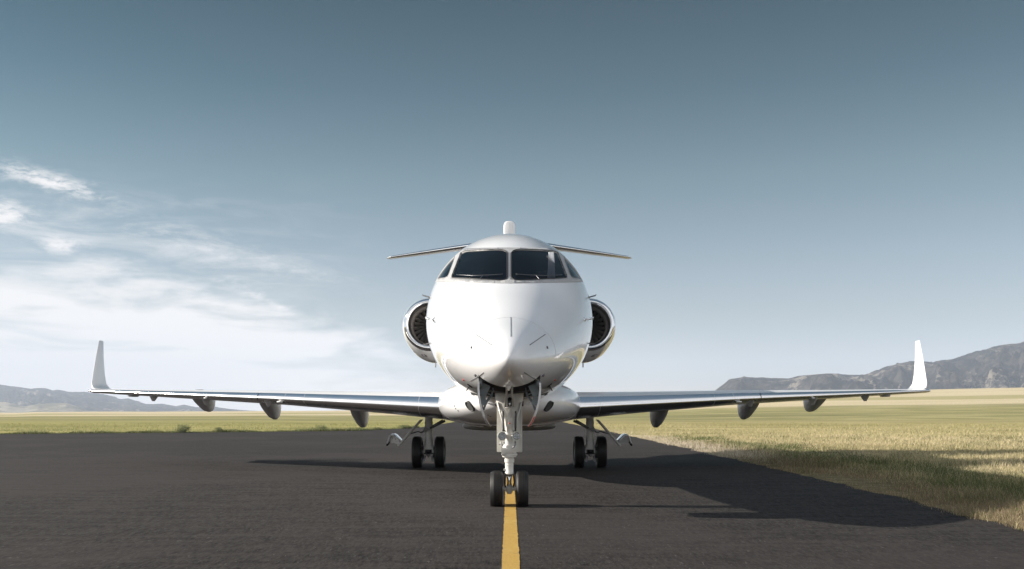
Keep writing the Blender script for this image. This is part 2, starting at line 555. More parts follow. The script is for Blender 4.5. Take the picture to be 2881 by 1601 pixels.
def terrain(x, y):
    x, y = np.asarray(x, float), np.asarray(y, float)
    r = np.hypot(x, y)
    ya = np.maximum(y, r * 0.30)
    c = crest(np.where(y > 0, x / np.maximum(ya, 1e-3), np.sign(x) * 3)) * np.where(y > 0, 1, np.clip(1 + y / np.maximum(r, 1), 0, 1))
    top = c * 1000 + 1.157 * (c > 1e-4)
    z = top * np.clip((ya - 140) / 860, 0, 1) ** 1.0
    z = z * np.where(r > 1000, np.clip(1 - (r - 1150) / 1200, 0.0, 1), 1)
    und = (np.sin(x * 0.021 + 1.3) * np.cos(y * 0.017) + 0.6 * np.sin(x * 0.05 + y * 0.043)) * 0.5
    z = z + und * 0.5 * sstep(160, 400, r) * np.where(r < 3000, 1, 0)
    z = z - 30.0 * sstep(2200, 4000, r) * (c > 0.004)
    return z


nang, nrad = 360, 130
radii = np.concatenate([[0.0], np.geomspace(1.5, 8200, nrad)])
ang = np.linspace(0, 2 * math.pi, nang, endpoint=False)
gxv = np.concatenate([[0], np.outer(radii[1:], np.sin(ang)).ravel()])
gyv = np.concatenate([[0], np.outer(radii[1:], np.cos(ang)).ravel()])
gz = terrain(gxv, gyv)
vs = np.stack([gxv, gyv, gz], 1)
fs = [(0, 1 + (j + 1) % nang, 1 + j) for j in range(nang)]
for i in range(nrad - 1):
    b0, b1 = 1 + i * nang, 1 + (i + 1) * nang
    for j in range(nang):
        k = (j + 1) % nang
        fs.append((b0 + j, b0 + k, b1 + k, b1 + j))
me = bpy.data.meshes.new('ground')
me.from_pydata(vs.tolist(), [], fs)
link('ground', me, 'ground', kind='structure')


def edge_noise(v, s=1.0, seed=0.0):
    return noise.noise(Vector((v * s, seed, 0.3)))


def right_edge(y):
    return float(np.interp(y, [-80, 0, 8, 14, 20, 26, 40, 66, 120, 420], [4.6, 4.85, 5.0, 5.28, 5.42, 5.58, 5.8, 6.0, 6.3, 7.5])) + 0.16 * edge_noise(y, 0.7, 1) + 0.09 * edge_noise(y, 2.6, 4) + 0.05 * edge_noise(y, 7.0, 9)


def left_edge(y):
    return float(np.interp(y, [-80, 44.5, 48.9, 54, 58, 64, 70, 120, 420], [-70, -70, -26.7, -15.1, -9.4, -7.7, -6.8, -6.4, -6.0])) + 0.12 * edge_noise(y, 2.3, 7)


def taxi_z(x, y):
    return float(terrain(x, y)) + 0.012


ys = np.concatenate([np.linspace(-80, 4, 30), np.linspace(4.1, 40, 520), np.linspace(40.2, 75, 170), np.linspace(76, 420, 90)])
nx = 14
vs, fs = [], []
for y in ys:
    xl, xr = left_edge(y), right_edge(y)
    for k in range(nx + 1):
        x = xl + (xr - xl) * k / nx
        vs.append((x, y, taxi_z(x, y)))
for i in range(len(ys) - 1):
    for k in range(nx):
        a = i * (nx + 1) + k
        fs.append((a, a + 1, a + nx + 2, a + nx + 1))
me = bpy.data.meshes.new('taxiway')
me.from_pydata(vs, [], fs)
link('taxiway', me, 'asphalt', kind='structure')

ys = np.concatenate([np.arange(-6, 30, 0.02), np.arange(30, 140, 0.5)])
vs, fs = [], []
for i, y in enumerate(ys):
    j = 0.006 if y < 30 else 0.0
    a = -0.056 + j * (edge_noise(y, 9, 2) + random.uniform(-0.8, 0.8))
    b = 0.078 + j * (edge_noise(y, 9, 5) + random.uniform(-0.8, 0.8))
    z = taxi_z(0, y) + 0.004
    vs += [(a, y, z), (b, y, z)]
    if i:
        fs.append((2 * i - 2, 2 * i - 1, 2 * i + 1, 2 * i))
me = bpy.data.meshes.new('painted_centre_line')
me.from_pydata(vs, [], fs)
link('painted_centre_line', me, 'line', kind='structure')


# ------------------------------------------------------------------ mountains
def rng_mesh(name, table, d_front, d_ridge, d_back, base_z, mat, seed, nu, nv, rough, label=None):
    """table: (tan azimuth, tan elevation of the ridge) pairs; a ridge with spurs and gullies"""
    tx = np.array([a for a, _ in table]); te = np.array([b for _, b in table])
    azs = np.arctan(tx)
    us = np.linspace(azs[0], azs[-1], nu)
    vs, fs = [], []
    for i, a in enumerate(us):
        e = float(np.interp(a, azs, te))
        ridge_y = d_ridge
        h = CZ + e * ridge_y * 1.0
        for j in range(nv + 1):
            v = j / nv
            if v < 0.72:
                q = v / 0.72
                d = d_front + (d_ridge - d_front) * q
                f = q ** 1.25
            else:
                q = (v - 0.72) / 0.28
                d = d_ridge + (d_back - d_ridge) * q
                f = 1 - q ** 1.3
            x, y = math.tan(a) * d, d              # the ridge keeps the depth its table was measured for
            p = Vector((x * 0.0026 + seed, y * 0.0026, seed * 0.7))
            rn = noise.ridged_multi_fractal(p, 0.9, 2.1, 6, 0.9, 1.8) - 1.0
            sp = noise.fractal(Vector((a * 26 + seed, v * 1.1, seed)), 0.8, 2.0, 5)
            fade = math.sin(math.pi * min(1, f)) if v < 0.72 else math.sin(math.pi * 0.5 * f)
            z = base_z + (h - base_z) * f + (h - base_z) * rough * fade * (0.30 * rn + 0.55 * sp)
            gl_ = noise.ridged_multi_fractal(Vector((x * 0.0075 + seed, y * 0.0060, seed)), 0.75, 2.1, 5, 0.9, 1.7) - 1.0
            z += (h - base_z) * 0.20 * gl_ * fade + h * 0.012 * noise.fractal(Vector((x * 0.02, y * 0.02, seed)), 0.7, 2.0, 4) * f
            z = min(z, CZ + e * d - (h - base_z) * 0.02 * (1 - f) + h * 0.012 * noise.fractal(Vector((x * 0.02, y * 0.02, seed)), 0.7, 2.0, 4) * f)
            vs.append((x, y, z))
    for i in range(nu - 1):
        for j in range(nv):
            k = i * (nv + 1) + j
            fs.append((k, k + nv + 1, k + nv + 2, k + 1))
    me = bpy.data.meshes.new(name)
    me.from_pydata(vs, [], fs)
    return link(name, me, mat, kind='structure')


def tab(pts):
    return [((x - PX0) / FPX, (HY - y) / FPX) for x, y in pts]


right_t = tab([(1940, 1112), (2007, 1101), (2051, 1067), (2092, 1059), (2219, 1065), (2246, 1058), (2325, 1051), (2376, 1052), (2434, 1054), (2479, 1036),
               (2520, 1022), (2561, 1013), (2595, 1012), (2626, 1017), (2674, 1010), (2708, 998), (2745, 986), (2773, 984), (2797, 974), (2879, 960),
               (3050, 935), (3300, 910), (3700, 930), (4200, 890), (5200, 940), (7200, 900)])
rng_mesh('mountains', right_t, 2300, 3600, 4700, -25, 'mountain', 3.3, 640, 80, 0.50)
left_t = tab([(-1250, 1050), (-700, 1030), (-300, 1062), (0, 1080), (90, 1093), (125, 1091), (147, 1098), (160, 1096), (204, 1102), (239, 1102), (302, 1110), (342, 1122),
              (361, 1119), (380, 1126), (410, 1136), (459, 1136), (497, 1142), (516, 1137), (552, 1145), (603, 1144), (652, 1151), (700, 1155), (800, 1159)])
rng_mesh('mountains', left_t, 4600, 6300, 7600, -6, 'mountain', 9.1, 420, 44, 0.26)
hill_t = tab([(-2600, 1120), (-1200, 1110), (-400, 1136), (-60, 1128), (20, 1131), (70, 1143), (110, 1135), (150, 1133), (185, 1132), (215, 1142), (245, 1155), (290, 1159)])
rng_mesh('foothills', hill_t, 3700, 4200, 4550, -4, 'dry_hill', 5.7, 260, 30, 0.30)

# ------------------------------------------------------------------ the jet
jet = bpy.data.objects.new('private_jet', None)
col.objects.link(jet)
jet.location = (0, 14.0, 0)
jet.empty_display_size = 1.0
jet['label'] = 'white private jet facing the viewer, nose wheels on the yellow line'
jet['category'] = 'jet'

FT = [  # depth, half width, top, bottom, height of the widest line
    (9.45, 0.000, 1.700, 1.700, 1.700),
    (9.50, 0.090, 1.790, 1.622, 1.702),
    (9.62, 0.185, 1.885, 1.556, 1.712),
    (9.85, 0.305, 2.005, 1.480, 1.735),
    (10.35, 0.520, 2.215, 1.395, 1.795),
    (10.90, 0.720, 2.485, 1.352, 1.900),
    (11.45, 0.885, 2.765, 1.325, 2.035),
    (11.80, 0.972, 3.020, 1.310, 2.135),
    (12.20, 1.055, 3.300, 1.297, 2.245),
    (12.60, 1.118, 3.500, 1.285, 2.345),
    (13.00, 1.162, 3.635, 1.272, 2.415),
    (13.50, 1.192, 3.745, 1.260, 2.475),
    (14.20, 1.208, 3.820, 1.252, 2.510),
    (15.50, 1.210, 3.855, 1.250, 2.530),
    (21.00, 1.210, 3.855, 1.250, 2.530),
    (22.50, 1.160, 3.850, 1.380, 2.580),
    (24.00, 1.000, 3.840, 1.720, 2.720),
    (26.00, 0.680, 3.800, 2.350, 3.000),
    (28.00, 0.320, 3.700, 3.000, 3.320),
    (28.90, 0.100, 3.560, 3.300, 3.430),
]
FT = np.array(FT)
FTT = np.sqrt(FT[:, 0] - 9.45)


def fus(d):
    q = math.sqrt(max(0.0, d - 9.45))
    return [float(pchip(FTT, FT[:, k], q)) for k in (1, 2, 3, 4)]


def fus_ring(d, n=96, off=0.0):
    w, zt, zb, zc = fus(d)
    out = []
    for k in range(n):
        a = 2 * math.pi * k / n
        c, s = math.cos(a), math.sin(a)
        h = (zt - zc) if s >= 0 else (zc - zb)
        out.append(Vector(((w + off) * c, d, zc + (h + off) * s)))
    return out


def fus_loft(d0=9.452, d1=28.9, off=0.0, step=1.0):
    ds = [d0 + (d1 - d0) * 0.0]
    q0, q1 = math.sqrt(max(0, d0 - 9.45)), math.sqrt(min(d1, 14.5) - 9.45)
    nq = int(70 * step)
    ds = [9.45 + (q0 + (q1 - q0) * i / nq) ** 2 for i in range(nq + 1)]
    if d1 > 14.5:
        ds += list(np.linspace(14.5, d1, 50)[1:])
    mb = MB()
    mb.ring_loft([fus_ring(d, off=off) for d in ds])
    return mb.mesh('fuselage')


marker = bpy.data.materials.new('cut_marker')


def frustum(poly, d0, d1):
    mb = MB()
    n = len(poly)
    mb.add([P(x, y, d0) for x, y in poly] + [P(x, y, d1) for x, y in poly],
           [tuple(range(n - 1, -1, -1)), tuple(range(n, 2 * n))] + [(i, (i + 1) % n, (i + 1) % n + n, i + n) for i in range(n)])
    return mb.mesh('cutter')


def mesh_bool(me, ops, mat, keep_cut=False):
    """ops: (operation, cutter mesh); faces that come from a cutter are dropped, so an open skin stays"""
    o = bpy.data.objects.new('tmp', me)
    col.objects.link(o)
    me.materials.clear()
    me.materials.append(mat)
    tmp = []
    for op, cm in ops:
        cm = cm.copy()
        cm.materials.clear()
        cm.materials.append(marker)
        c = bpy.data.objects.new('tmpc', cm)
        col.objects.link(c)
        tmp.append(c)
        b = o.modifiers.new('b', 'BOOLEAN')
        b.operation = op
        b.solver = 'EXACT'
        b.material_mode = 'TRANSFER'
        b.object = c
    dg = bpy.context.evaluated_depsgraph_get()
    dg.update()
    res = bpy.data.meshes.new_from_object(o.evaluated_get(dg))
    for c in tmp + [o]:
        bpy.data.objects.remove(c)
    mi = [i for i, m_ in enumerate(res.materials) if m_ == marker]
    bm = bmesh.new()
    bm.from_mesh(res)
    if mi and not keep_cut:
        bmesh.ops.delete(bm, geom=[f for f in bm.faces if f.material_index in mi], context='FACES')
    for f in bm.faces:
        f.material_index = 0
        f.smooth = True
    bm.to_mesh(res)
    bm.free()
    res.materials.clear()
    res.materials.append(mat)
    return res


def mirror(poly):
    return [(2 * PX0 - x, y) for x, y in poly][::-1]


WS = [(1297, 712), (1304, 708.5), (1313, 706), (1350, 703.5), (1401, 702), (1413, 703), (1422, 706), (1427, 712), (1427.5, 745), (1427.5, 779), (1424, 785), (1417, 788), (1407, 789),
      (1340, 785.5), (1277, 782), (1272.5, 780), (1272, 776)]
SW = [(1281.5, 716), (1275.5, 737), (1263, 771), (1259, 778), (1252, 781.5), (1236, 783.5), (1205, 784), (1205, 740), (1245, 729), (1268, 718), (1277, 714.5)]
BAND = [(1150, 791), (1224, 793), (1330, 795), (1433, 797), (1536, 795), (1642, 793), (1716, 791), (1716, 722), (1598, 711), (1552, 699), (1500, 697), (1433, 696), (1366, 697), (1314, 699), (1268, 711), (1150, 722)]
cut_ws = frustum(WS, 10.6, 13.02)
cut_ws2 = frustum(mirror(WS), 10.6, 13.02)
cut_sw = frustum(SW, 11.0, 12.85)
cut_sw2 = frustum(mirror(SW), 11.0, 12.85)
cut_band = frustum(BAND, 10.6, 13.0)
BAY_W, BAY0, BAY1 = 0.338, 10.10, 11.45
mb = MB(); mb.box((0, (BAY0 + BAY1) / 2, 1.28), (2 * BAY_W, BAY1 - BAY0, 0.8))
cut_bay = mb.mesh('cutter')

base = fus_loft()
bvh = BVHTree.FromPolygons([v.co.copy() for v in base.vertices], [list(p.vertices) for p in base.polygons])
wins = [cut_ws, cut_ws2, cut_sw, cut_sw2]
fm = mesh_bool(base.copy(), [('DIFFERENCE', c) for c in wins] + [('DIFFERENCE', cut_bay)], M['paint'])
fuselage = link('fuselage', fm, None, jet)
for nm, c in (('windshield_pane', cut_ws), ('windshield_pane', cut_ws2), ('side_window', cut_sw), ('side_window', cut_sw2)):
    pm = mesh_bool(fus_loft(off=-0.006), [('INTERSECT', c)], M['glass'])
    link(nm, pm, None, fuselage)
frm = mesh_bool(fus_loft(off=0.003), [('INTERSECT', cut_band)], M['frame'])
# the grey frame band with its window openings: cut from a slightly larger skin
fm2 = mesh_bool(fus_loft(off=0.003), [('INTERSECT', cut_band)] + [('DIFFERENCE', c) for c in wins], M['frame'])
frame_o = link('windshield_frame', fm2, None, fuselage)
sol = frame_o.modifiers.new('thick', 'SOLIDIFY'); sol.thickness = 0.02; sol.offset = -1.0


def hit(px, py, tree=None):
    o = Vector((0, 0, CZ))
    d = (P(px, py, 1.0) - o).normalized()
    loc, nor, idx, dist = (tree or bvh).ray_cast(o, d)
    if loc is None:
        return None, None
    if nor.dot(d) > 0:
        nor = -nor
    return loc, nor


def on_skin(pts, off=0.0, tree=None):
    out = []
    for x, y in pts:
        l, n = hit(x, y, tree)
        if l is not None:
            out.append(l + n * off)
    return out


def dense(pts, k=6):
    out = []
    for (a, b), (c, d) in zip(pts[:-1], pts[1:]):
        out += [(a + (c - a) * i / k, b + (d - b) * i / k) for i in range(k)]
    return out + [pts[-1]]


def skin_line(name, pts, r, mat, tree=None, parent=None, k=6, off=0.0):
    q = on_skin(dense(pts, k), off, tree)
    if len(q) < 2:
        return None
    return MB().tube(q, r, 6).build(name, mat, parent or fuselage)


# window seals, panel joints, wipers
for pl in (WS, mirror(WS)):
    q = on_skin(dense(pl + pl[:1], 4), 0.004)
    MB().tube(q, 0.0075, 6).build('window_seal', 'dark', fuselage)
for pl in (SW[:7], mirror(SW)[-7:]):
    q = on_skin(dense(pl, 4), 0.003)
    MB().tube(q, 0.005, 6).build('window_seal', 'seam', fuselage)
for s in (1, -1):
    f_ = lambda x: PX0 + s * (x - PX0)
    skin_line('panel_joint', [(f_(1401), 697), (f_(1402), 702)], 0.003, 'seam', off=0.003)
    skin_line('panel_joint', [(f_(1391), 797), (f_(1392), 790)], 0.003, 'seam', off=0.003)
    skin_line('panel_joint', [(f_(1317), 699), (f_(1315), 705)], 0.003, 'seam', off=0.003)
    skin_line('panel_joint', [(f_(1279), 783), (f_(1276), 793)], 0.002, 'faint_seam', off=0.003)
    wp = on_skin(dense([(f_(1286), 775), (f_(1330), 777.5), (f_(1375), 776), (f_(1415), 773.5)], 5), 0.012)
    wb = MB().tube(wp, 0.0036, 6)
    arm = on_skin(dense([(f_(1348), 791), (f_(1360), 776.5)], 4), 0.016)
    wb.tube(arm, 0.0042, 6)
    wb.build('wiper', 'steel', fuselage)
skin_line('frame_joint', [(1224, 793.5), (1330, 795.5), (1433, 797.5), (1536, 795.5), (1642, 793.5)], 0.003, 'seam', k=12)
rv = MB()
rows = [[(1433, y) for y in np.arange(702, 796, 4.6)], [(1428.5 + 9 * (i % 2), 700 + 0.1 * i) for i in range(2)],
        [(x, 699.2 + (abs(x - 1433) / 130) ** 2 * 3) for x in np.arange(1330, 1540, 7)],
        [(x, 792.6 - abs(x - 1433) / 200 * 2.0) for x in np.arange(1262, 1608, 8)]]
for row in rows:
    for x, y in row:
        l, n_ = hit(x, y)
        if l is not None:
            rv.lathe(l + n_ * 0.001, n_, [(0, 0.0045), (0.0042, 0.0035)], 6, cap=True)
rv.build('rivets', 'rivet', fuselage, kind='stuff')

# radome: joint ring and lightning diverter strips
dr = 10.34
ring = fus_ring(dr, 64, 0.0008)
mb = MB(); mb.tube(ring[0:33], 0.0016, 5, cap=False)
mb.build('radome_joint', 'faint_seam', fuselage)
for pl in ([(1437, 893), (1437.3, 947)], [(1339, 941), (1384, 971)], [(1534, 941), (1490, 971)], [(1361, 1048), (1345, 1060), (1322, 1072)], [(1475, 1048), (1494, 1060), (1518, 1072)]):
    skin_line('diverter_strip', pl, 0.0050, 'seam', k=10)


# probes, vanes and aerials on the nose
def probe(px, py, tip_px, tip_py, bend=0.0, r=0.010, plate=True, mat='steel', fwd=0.10):
    l, n_ = hit(px, py)
    tip = P(tip_px, tip_py, l.y - fwd * 0.3)
    mb = MB()
    mid_ = l + (tip - l) * 0.6 + n_ * 0.01
    mb.tube([l - n_ * 0.02, mid_, tip, tip + Vector((0, -fwd, 0))], [r * 1.1, r, r, r * 0.55], 8)
    if plate:
        mb.lathe(l, n_, [(-0.004, 0.035), (0.003, 0.033), (0.004, 0.001)], 12)
    return mb.build('air_probe', mat, fuselage)


for s in (1, -1):
    f_ = lambda x: PX0 + s * (x - PX0)
    probe(f_(1209.5), 836.5, f_(1191), 831.5, r=0.009)
    probe(f_(1221), 899, f_(1199), 896, r=0.013, mat='chrome', fwd=0.12)
    probe(f_(1207.5), 966, f_(1193), 970, r=0.009, plate=False)
    for (a, b, c, d, w_) in ((1336, 1052, 1341, 1058, 0.014), (1328.5, 975, 1326, 981, 0.010)):
        q = on_skin([(f_(a), b), (f_(c), d)], 0.006)
        MB().tube(q, w_, 6).build('vent_port', 'seam', fuselage)
    # T-shaped blade aerials under the nose
    q0 = on_skin([(f_(1315), 1079), (f_(1328), 1089)], 0.004)
    MB().tube(q0, 0.009, 6).build('angle_vane', 'dark', fuselage)
    l, n_ = hit(f_(1321), 1085)
    if l is not None:
        tip = P(f_(1312.5), 1099, l.y - 0.03)
        MB().tube([l, tip, tip + Vector((0, -0.06, 0))], [0.010, 0.007, 0.004], 6).build('angle_vane', 'steel', fuselage)
    q1 = on_skin([(f_(1303), 1067), (f_(1307), 1071)], 0.001)
    MB().tube(q1, 0.010, 5).build('red_mark', 'red', fuselage)

# cockpit: lining, glareshield, seats, and a pale strip standing in for a glass reflection
lin = mesh_bool(fus_loft(11.0, 13.6, off=-0.05), [('DIFFERENCE', c) for c in wins], M['cockpit'])
link('cockpit_lining', lin, None, fuselage)
mb = MB()
mb.add([(-0.50, 11.62, 2.60), (0.50, 11.62, 2.60), (0.72, 12.2, 2.70), (-0.72, 12.2, 2.70), (-0.50, 11.62, 2.40), (0.50, 11.62, 2.40), (0.72, 12.2, 2.40), (-0.72, 12.2, 2.40)],
       [(0, 1, 2, 3), (7, 6, 5, 4), (0, 4, 5, 1), (1, 5, 6, 2), (2, 6, 7, 3), (3, 7, 4, 0)])
mb.build('glareshield', 'cockpit_seat', fuselage, smooth=False)
for s in (1, -1):
    mb = MB()
    mb.box((s * 0.42, 13.05, 2.55), (0.46, 0.14, 0.75), bev=0.05)
    mb.box((s * 0.42, 13.03, 3.02), (0.26, 0.11, 0.22), bev=0.04)
    mb.build('pilot_seat', 'cockpit_seat', fuselage)
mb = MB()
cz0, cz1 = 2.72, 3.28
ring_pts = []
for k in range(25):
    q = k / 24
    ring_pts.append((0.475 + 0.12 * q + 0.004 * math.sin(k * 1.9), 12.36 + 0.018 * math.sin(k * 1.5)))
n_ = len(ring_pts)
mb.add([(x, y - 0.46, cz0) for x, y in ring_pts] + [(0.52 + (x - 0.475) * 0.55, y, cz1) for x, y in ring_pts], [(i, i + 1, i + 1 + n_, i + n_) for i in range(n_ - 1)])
refl = mb.build('reflection_strip', 'reflection_strip', fuselage)  # added pale sheet that imitates a reflection in the right pane
refl.modifiers.new('thick', 'SOLIDIFY').thickness = 0.003

mb = MB()
l, n_ = hit(1332, 781)
l2 = l - n_ * 0.10
rib = [Vector((l2.x + dx, l2.y + 0.01 * math.sin(dx * 60), 2.735 + 0.004 * math.sin(dx * 90))) for dx in np.linspace(-0.05, 0.07, 14)]
for a, b in zip(rib[:-1], rib[1:]):
    mb.add([a, b, b + Vector((0, 0.035, 0.03)), a + Vector((0, 0.035, 0.03))], [(0, 1, 2, 3)])
orb = mb.build('orange_streamer', 'orange', None, label='small orange streamer lying behind the left windshield pane', cat='streamer')
orb.modifiers.new('thick', 'SOLIDIFY').thickness = 0.003


# lofted airfoil surfaces
def af(n=26):
    """unit aerofoil: list of (x, t, side) upper from tail to nose then lower back"""
    xs = [(1 - math.cos(math.pi * i / n)) / 2 for i in range(n + 1)]
    def yt(x):
        return max(0.0, (0.2969 * math.sqrt(x) - 0.1260 * x - 0.3516 * x ** 2 + 0.2843 * x ** 3 - 0.1036 * x ** 4) / 0.1001 * 1.0)
    return [(x, yt(x)) for x in xs]


AF = af()


def wing_ring(X, d, z, c, tu, tl, sgn=1, drop=0.0, nrm=(0, 0, 1), x0=0.0, x1=1.0, side=None):
    nrm = Vector(nrm)
    xa, xb = (x0, x1) if side is None else side      # chord limits on the upper skin, when they differ
    up = [(x, tu * y) for x, y in AF if xa - 1e-9 <= x <= xb + 1e-9]
    lo = [(x, -tl * y) for x, y in AF if x0 - 1e-9 <= x <= x1 + 1e-9]
    pts = list(reversed(up)) + (lo[1:] if x0 < 1e-9 else lo)
    return [Vector((sgn * X, d + x * c, z - drop * x)) + Vector((sgn * nrm.x, nrm.y, nrm.z)) * h for x, h in pts]


WT = np.array([  # X, LE depth, LE z, chord, upper, lower half thickness, tail drop
    (0.55, 15.55, 1.190, 4.75, 0.400, 0.300, 0.02),
    (1.20, 16.35, 1.244, 3.95, 0.300, 0.215, 0.03),
    (2.20, 16.93, 1.297, 3.45, 0.262, 0.170, 0.03),
    (4.55, 18.31, 1.420, 2.55, 0.190, 0.105, 0.03),
    (7.00, 19.74, 1.530, 1.85, 0.120, 0.072, 0.02),
    (9.20, 21.03, 1.630, 1.28, 0.062, 0.046, 0.01),
    (9.55, 21.24, 1.648, 1.19, 0.052, 0.042, 0.01),
])
XLE, XUP = AF[7][0], AF[4][0]        # chord fractions where the polished leading edge ends, below and above


def wst(X):
    return [float(np.interp(X, WT[:, 0], WT[:, k])) for k in range(1, 7)]


def wing_part(xs, sgn, x0, x1, cap=False, side=None):
    mb = MB()
    rings = []
    for X in xs:
        d, z, c, tu, tl, dr = wst(X)
        rings.append(wing_ring(X, d, z, c, tu, tl, sgn, dr, x0=x0, x1=x1, side=side))
    mb.ring_loft(rings, cap, cap, closed=(x1 > 0.99))
    return mb


def lower_z(X, d):
    dl, z, c, tu, tl, dr = wst(X)
    f = min(1, max(0, (d - dl) / c))
    y = float(np.interp(f, [a for a, _ in AF], [b for _, b in AF]))
    return z - dr * f - tl * y


for s in (-1, 1):
    sx = np.concatenate([np.linspace(1.2, 9.55, 40)])
    mb = wing_part(sx, s, XLE, 1.0, cap=True, side=(XUP, 1.0))
    wing = mb.build('wing', 'wing_paint', jet, auto=40)
    g = wing_part(np.linspace(0.45, 1.198, 8), s, 0.0, 1.0)
    g.build('wing_root_glove', 'paint', wing)
    X_gap = 5.02
    for a, b in ((1.204, X_gap), (X_gap + 0.018, 9.55)):
        wing_part(np.linspace(a, b, 26), s, 0.0, XLE, side=(0.0, XUP)).build('leading_edge', 'polished', wing)
    # rounded tip beyond the winglet
    d, z, c, tu, tl, dr = wst(9.55)
    mb = MB()
    rings = []
    for q in np.linspace(0, 1, 8):
        f = math.sqrt(max(0.0, 1 - q * q))
        rings.append(wing_ring(9.55 + 0.17 * q, d + 0.25 * q * q, z, c * (1 - 0.22 * q * q), max(0.002, tu * f), max(0.002, tl * f), s, dr))
    mb.ring_loft(rings, False, True)
    mb.build('wing_tip', 'polished', wing)
    # winglet
    mb = MB()
    st = [(9.36, 21.42, 1.672, 1.10, 0.012, 0.05, (0, 0, 1)),
          (9.54, 21.44, 1.690, 1.05, 0.034, 0.05, (-0.45, 0, 0.9)),
          (9.63, 21.50, 1.735, 0.95, 0.036, 0.04, (-0.85, 0, 0.5)),
          (9.69, 21.60, 1.84, 0.80, 0.034, 0.034, (-0.96, 0, 0.25)),
          (9.755, 21.82, 2.06, 0.64, 0.029, 0.029, (-0.97, 0, 0.24)),
          (9.92, 22.34, 2.50, 0.43, 0.021, 0.021, (-0.97, 0, 0.24)),
          (10.05, 22.80, 2.90, 0.26, 0.014, 0.014, (-0.97, 0, 0.24)),
          (10.057, 22.83, 2.92, 0.21, 0.005, 0.005, (-0.97, 0, 0.24))]
    mb.ring_loft([wing_ring(a, b, c_, ch, tu, tl, s, 0, nr) for a, b, c_, ch, tu, tl, nr in st], True, True)
    mb.build('winglet', 'paint', wing, auto=50)
    # flap track fairings
    for X, d0, d1, dep, hw in ((3.27, 19.55, 21.15, 0.52, 0.155), (5.33, 20.05, 21.5, 0.45, 0.145), (6.95, 20.55, 21.85, 0.355, 0.135)):
        mb = MB()
        rings = []
        for q in np.linspace(0, 1, 26):
            dd = d0 + (d1 - d0) * q
            zt = lower_z(X, min(dd, wst(X)[0] + wst(X)[2] * 0.99)) + 0.03
            dp = dep * float(np.interp(q, [0, 0.12, 0.35, 0.60, 0.78, 0.90, 0.97, 1.0], [0.02, 0.17, 0.52, 0.88, 1.0, 0.93, 0.6, 0.15])) + 0.012
            w_ = hw * math.sin(math.pi * (0.05 + 0.90 * q)) ** 0.5 + 0.004
            ring_ = []
            for k in range(24):
                a = 2 * math.pi * k / 24
                cx, cy = math.cos(a), math.sin(a)
                low = max(0.0, -cy)
                ring_.append(Vector((s * (X + w_ * (1 - 0.36 * low) * math.copysign(abs(cx) ** 0.6, cx)), dd, zt - dp * 0.5 + dp * 0.52 * math.copysign(abs(cy) ** 0.6, cy))))
            rings.append(ring_)
        mb.ring_loft(rings)
        mb.build('flap_track_fairing', 'fairing_grey', wing)
    # vortilons and small fittings along the leading edge
    for px, py, hh, ln in ((416, 1113, 0.13, 0.24), (564, 1126, 0.14, 0.26), (742, 1138, 0.10, 0.18)):
        X = (PX0 - px) / FPX
        d_ = 16.35
        for _ in range(20):
            d_ = wst(X * d_)[0]
        X *= d_
        zb = lower_z(X, d_ + 0.25) + 0.02
        mb = MB()
        tri = [Vector((s * X, d_ + 0.04, lower_z(X, d_ + 0.04) + 0.01)), Vector((s * (X - 0.02), d_ + 0.10 + ln * 0.4, zb - hh)), Vector((s * (X - 0.05), d_ + 0.10 + ln * 0.65, zb - hh)), Vector((s * (X - 0.11), d_ + 0.10 + ln, lower_z(X, d_ + ln) + 0.02))]
        mb.prism(tri, (-0.006, 0, 0), (0.006, 0, 0))
        mb.build('vortilon', 'wing_paint', wing, smooth=False)
    for px, py, wd in ((578, 1120, 0.075), (787, 1130.5, 0.13)):
        X = (PX0 - px) / FPX
        d_ = 16.35
        for _ in range(20):
            d_ = wst(X * d_)[0]
        X *= d_
        zz = CZ + (HY - py) / FPX * d_
        mb = MB(); mb.box((s * X, d_ + 0.012, zz), (wd, 0.05, 0.026), rot=Matrix.Rotation(s * R(30), 3, 'Z'), bev=0.006)
        mb.build('marker_plate', 'lamp_white', wing)
    d_, z, c, tu, tl, dr = wst(6.75)
    mb = MB(); mb.box((s * 6.75, d_ + c * 0.36, z + tu - 0.004), (0.16, 0.12, 0.02), bev=0.006)
    mb.build('wing_vent', 'seam', wing)
    X = 8.0
    d_, z, c, tu, tl, dr = wst(8.45)
    mb = MB(); mb.box((s * 8.45, d_ + 0.35, z - tl - 0.012), (0.16, 0.3, 0.05), bev=0.02)
    mb.build('drain_mast', 'fairing_grey', wing)
    # seam rows on the glove and leading edge
    for X in (1.2, 1.62, 5.02 - 1.05, 5.02 - 0.62):
        d, z, c, tu, tl, dr = wst(X)
        r_ = wing_ring(X, d, z, c, tu * 1.003, tl * 1.003, s, dr, x0=0, x1=XLE, side=(0.0, XUP))
        MB().tube(r_, 0.0022 if X > 1.3 else 0.004, 5, cap=False).build('edge_seam', 'seam' if X < 1.3 else 'faint_seam', wing)


# belly fairing and keel
def belly_loft(tabl, e=2.6, n=56, k=40):
    ta = np.array(tabl)
    q = np.sqrt(ta[:, 0] - ta[0, 0])
    rings = []
    for u in np.linspace(q[0], q[-1], k):
        w_, zt, zb = [float(pchip(q, ta[:, i], u)) for i in (1, 2, 3)]
        zc = zb + (zt - zb) * 0.5
        ring_ = []
        for j in range(n):
            a = 2 * math.pi * j / n
            c, s_ = math.cos(a), math.sin(a)
            ring_.append(Vector((w_ * math.copysign(abs(c) ** (2 / e), c), ta[0, 0] + u * u, zc + (zt - zb) / 2 * math.copysign(abs(s_) ** (2 / e), s_))))
        rings.append(ring_)
    mb = MB()
    mb.ring_loft(rings)
    return mb


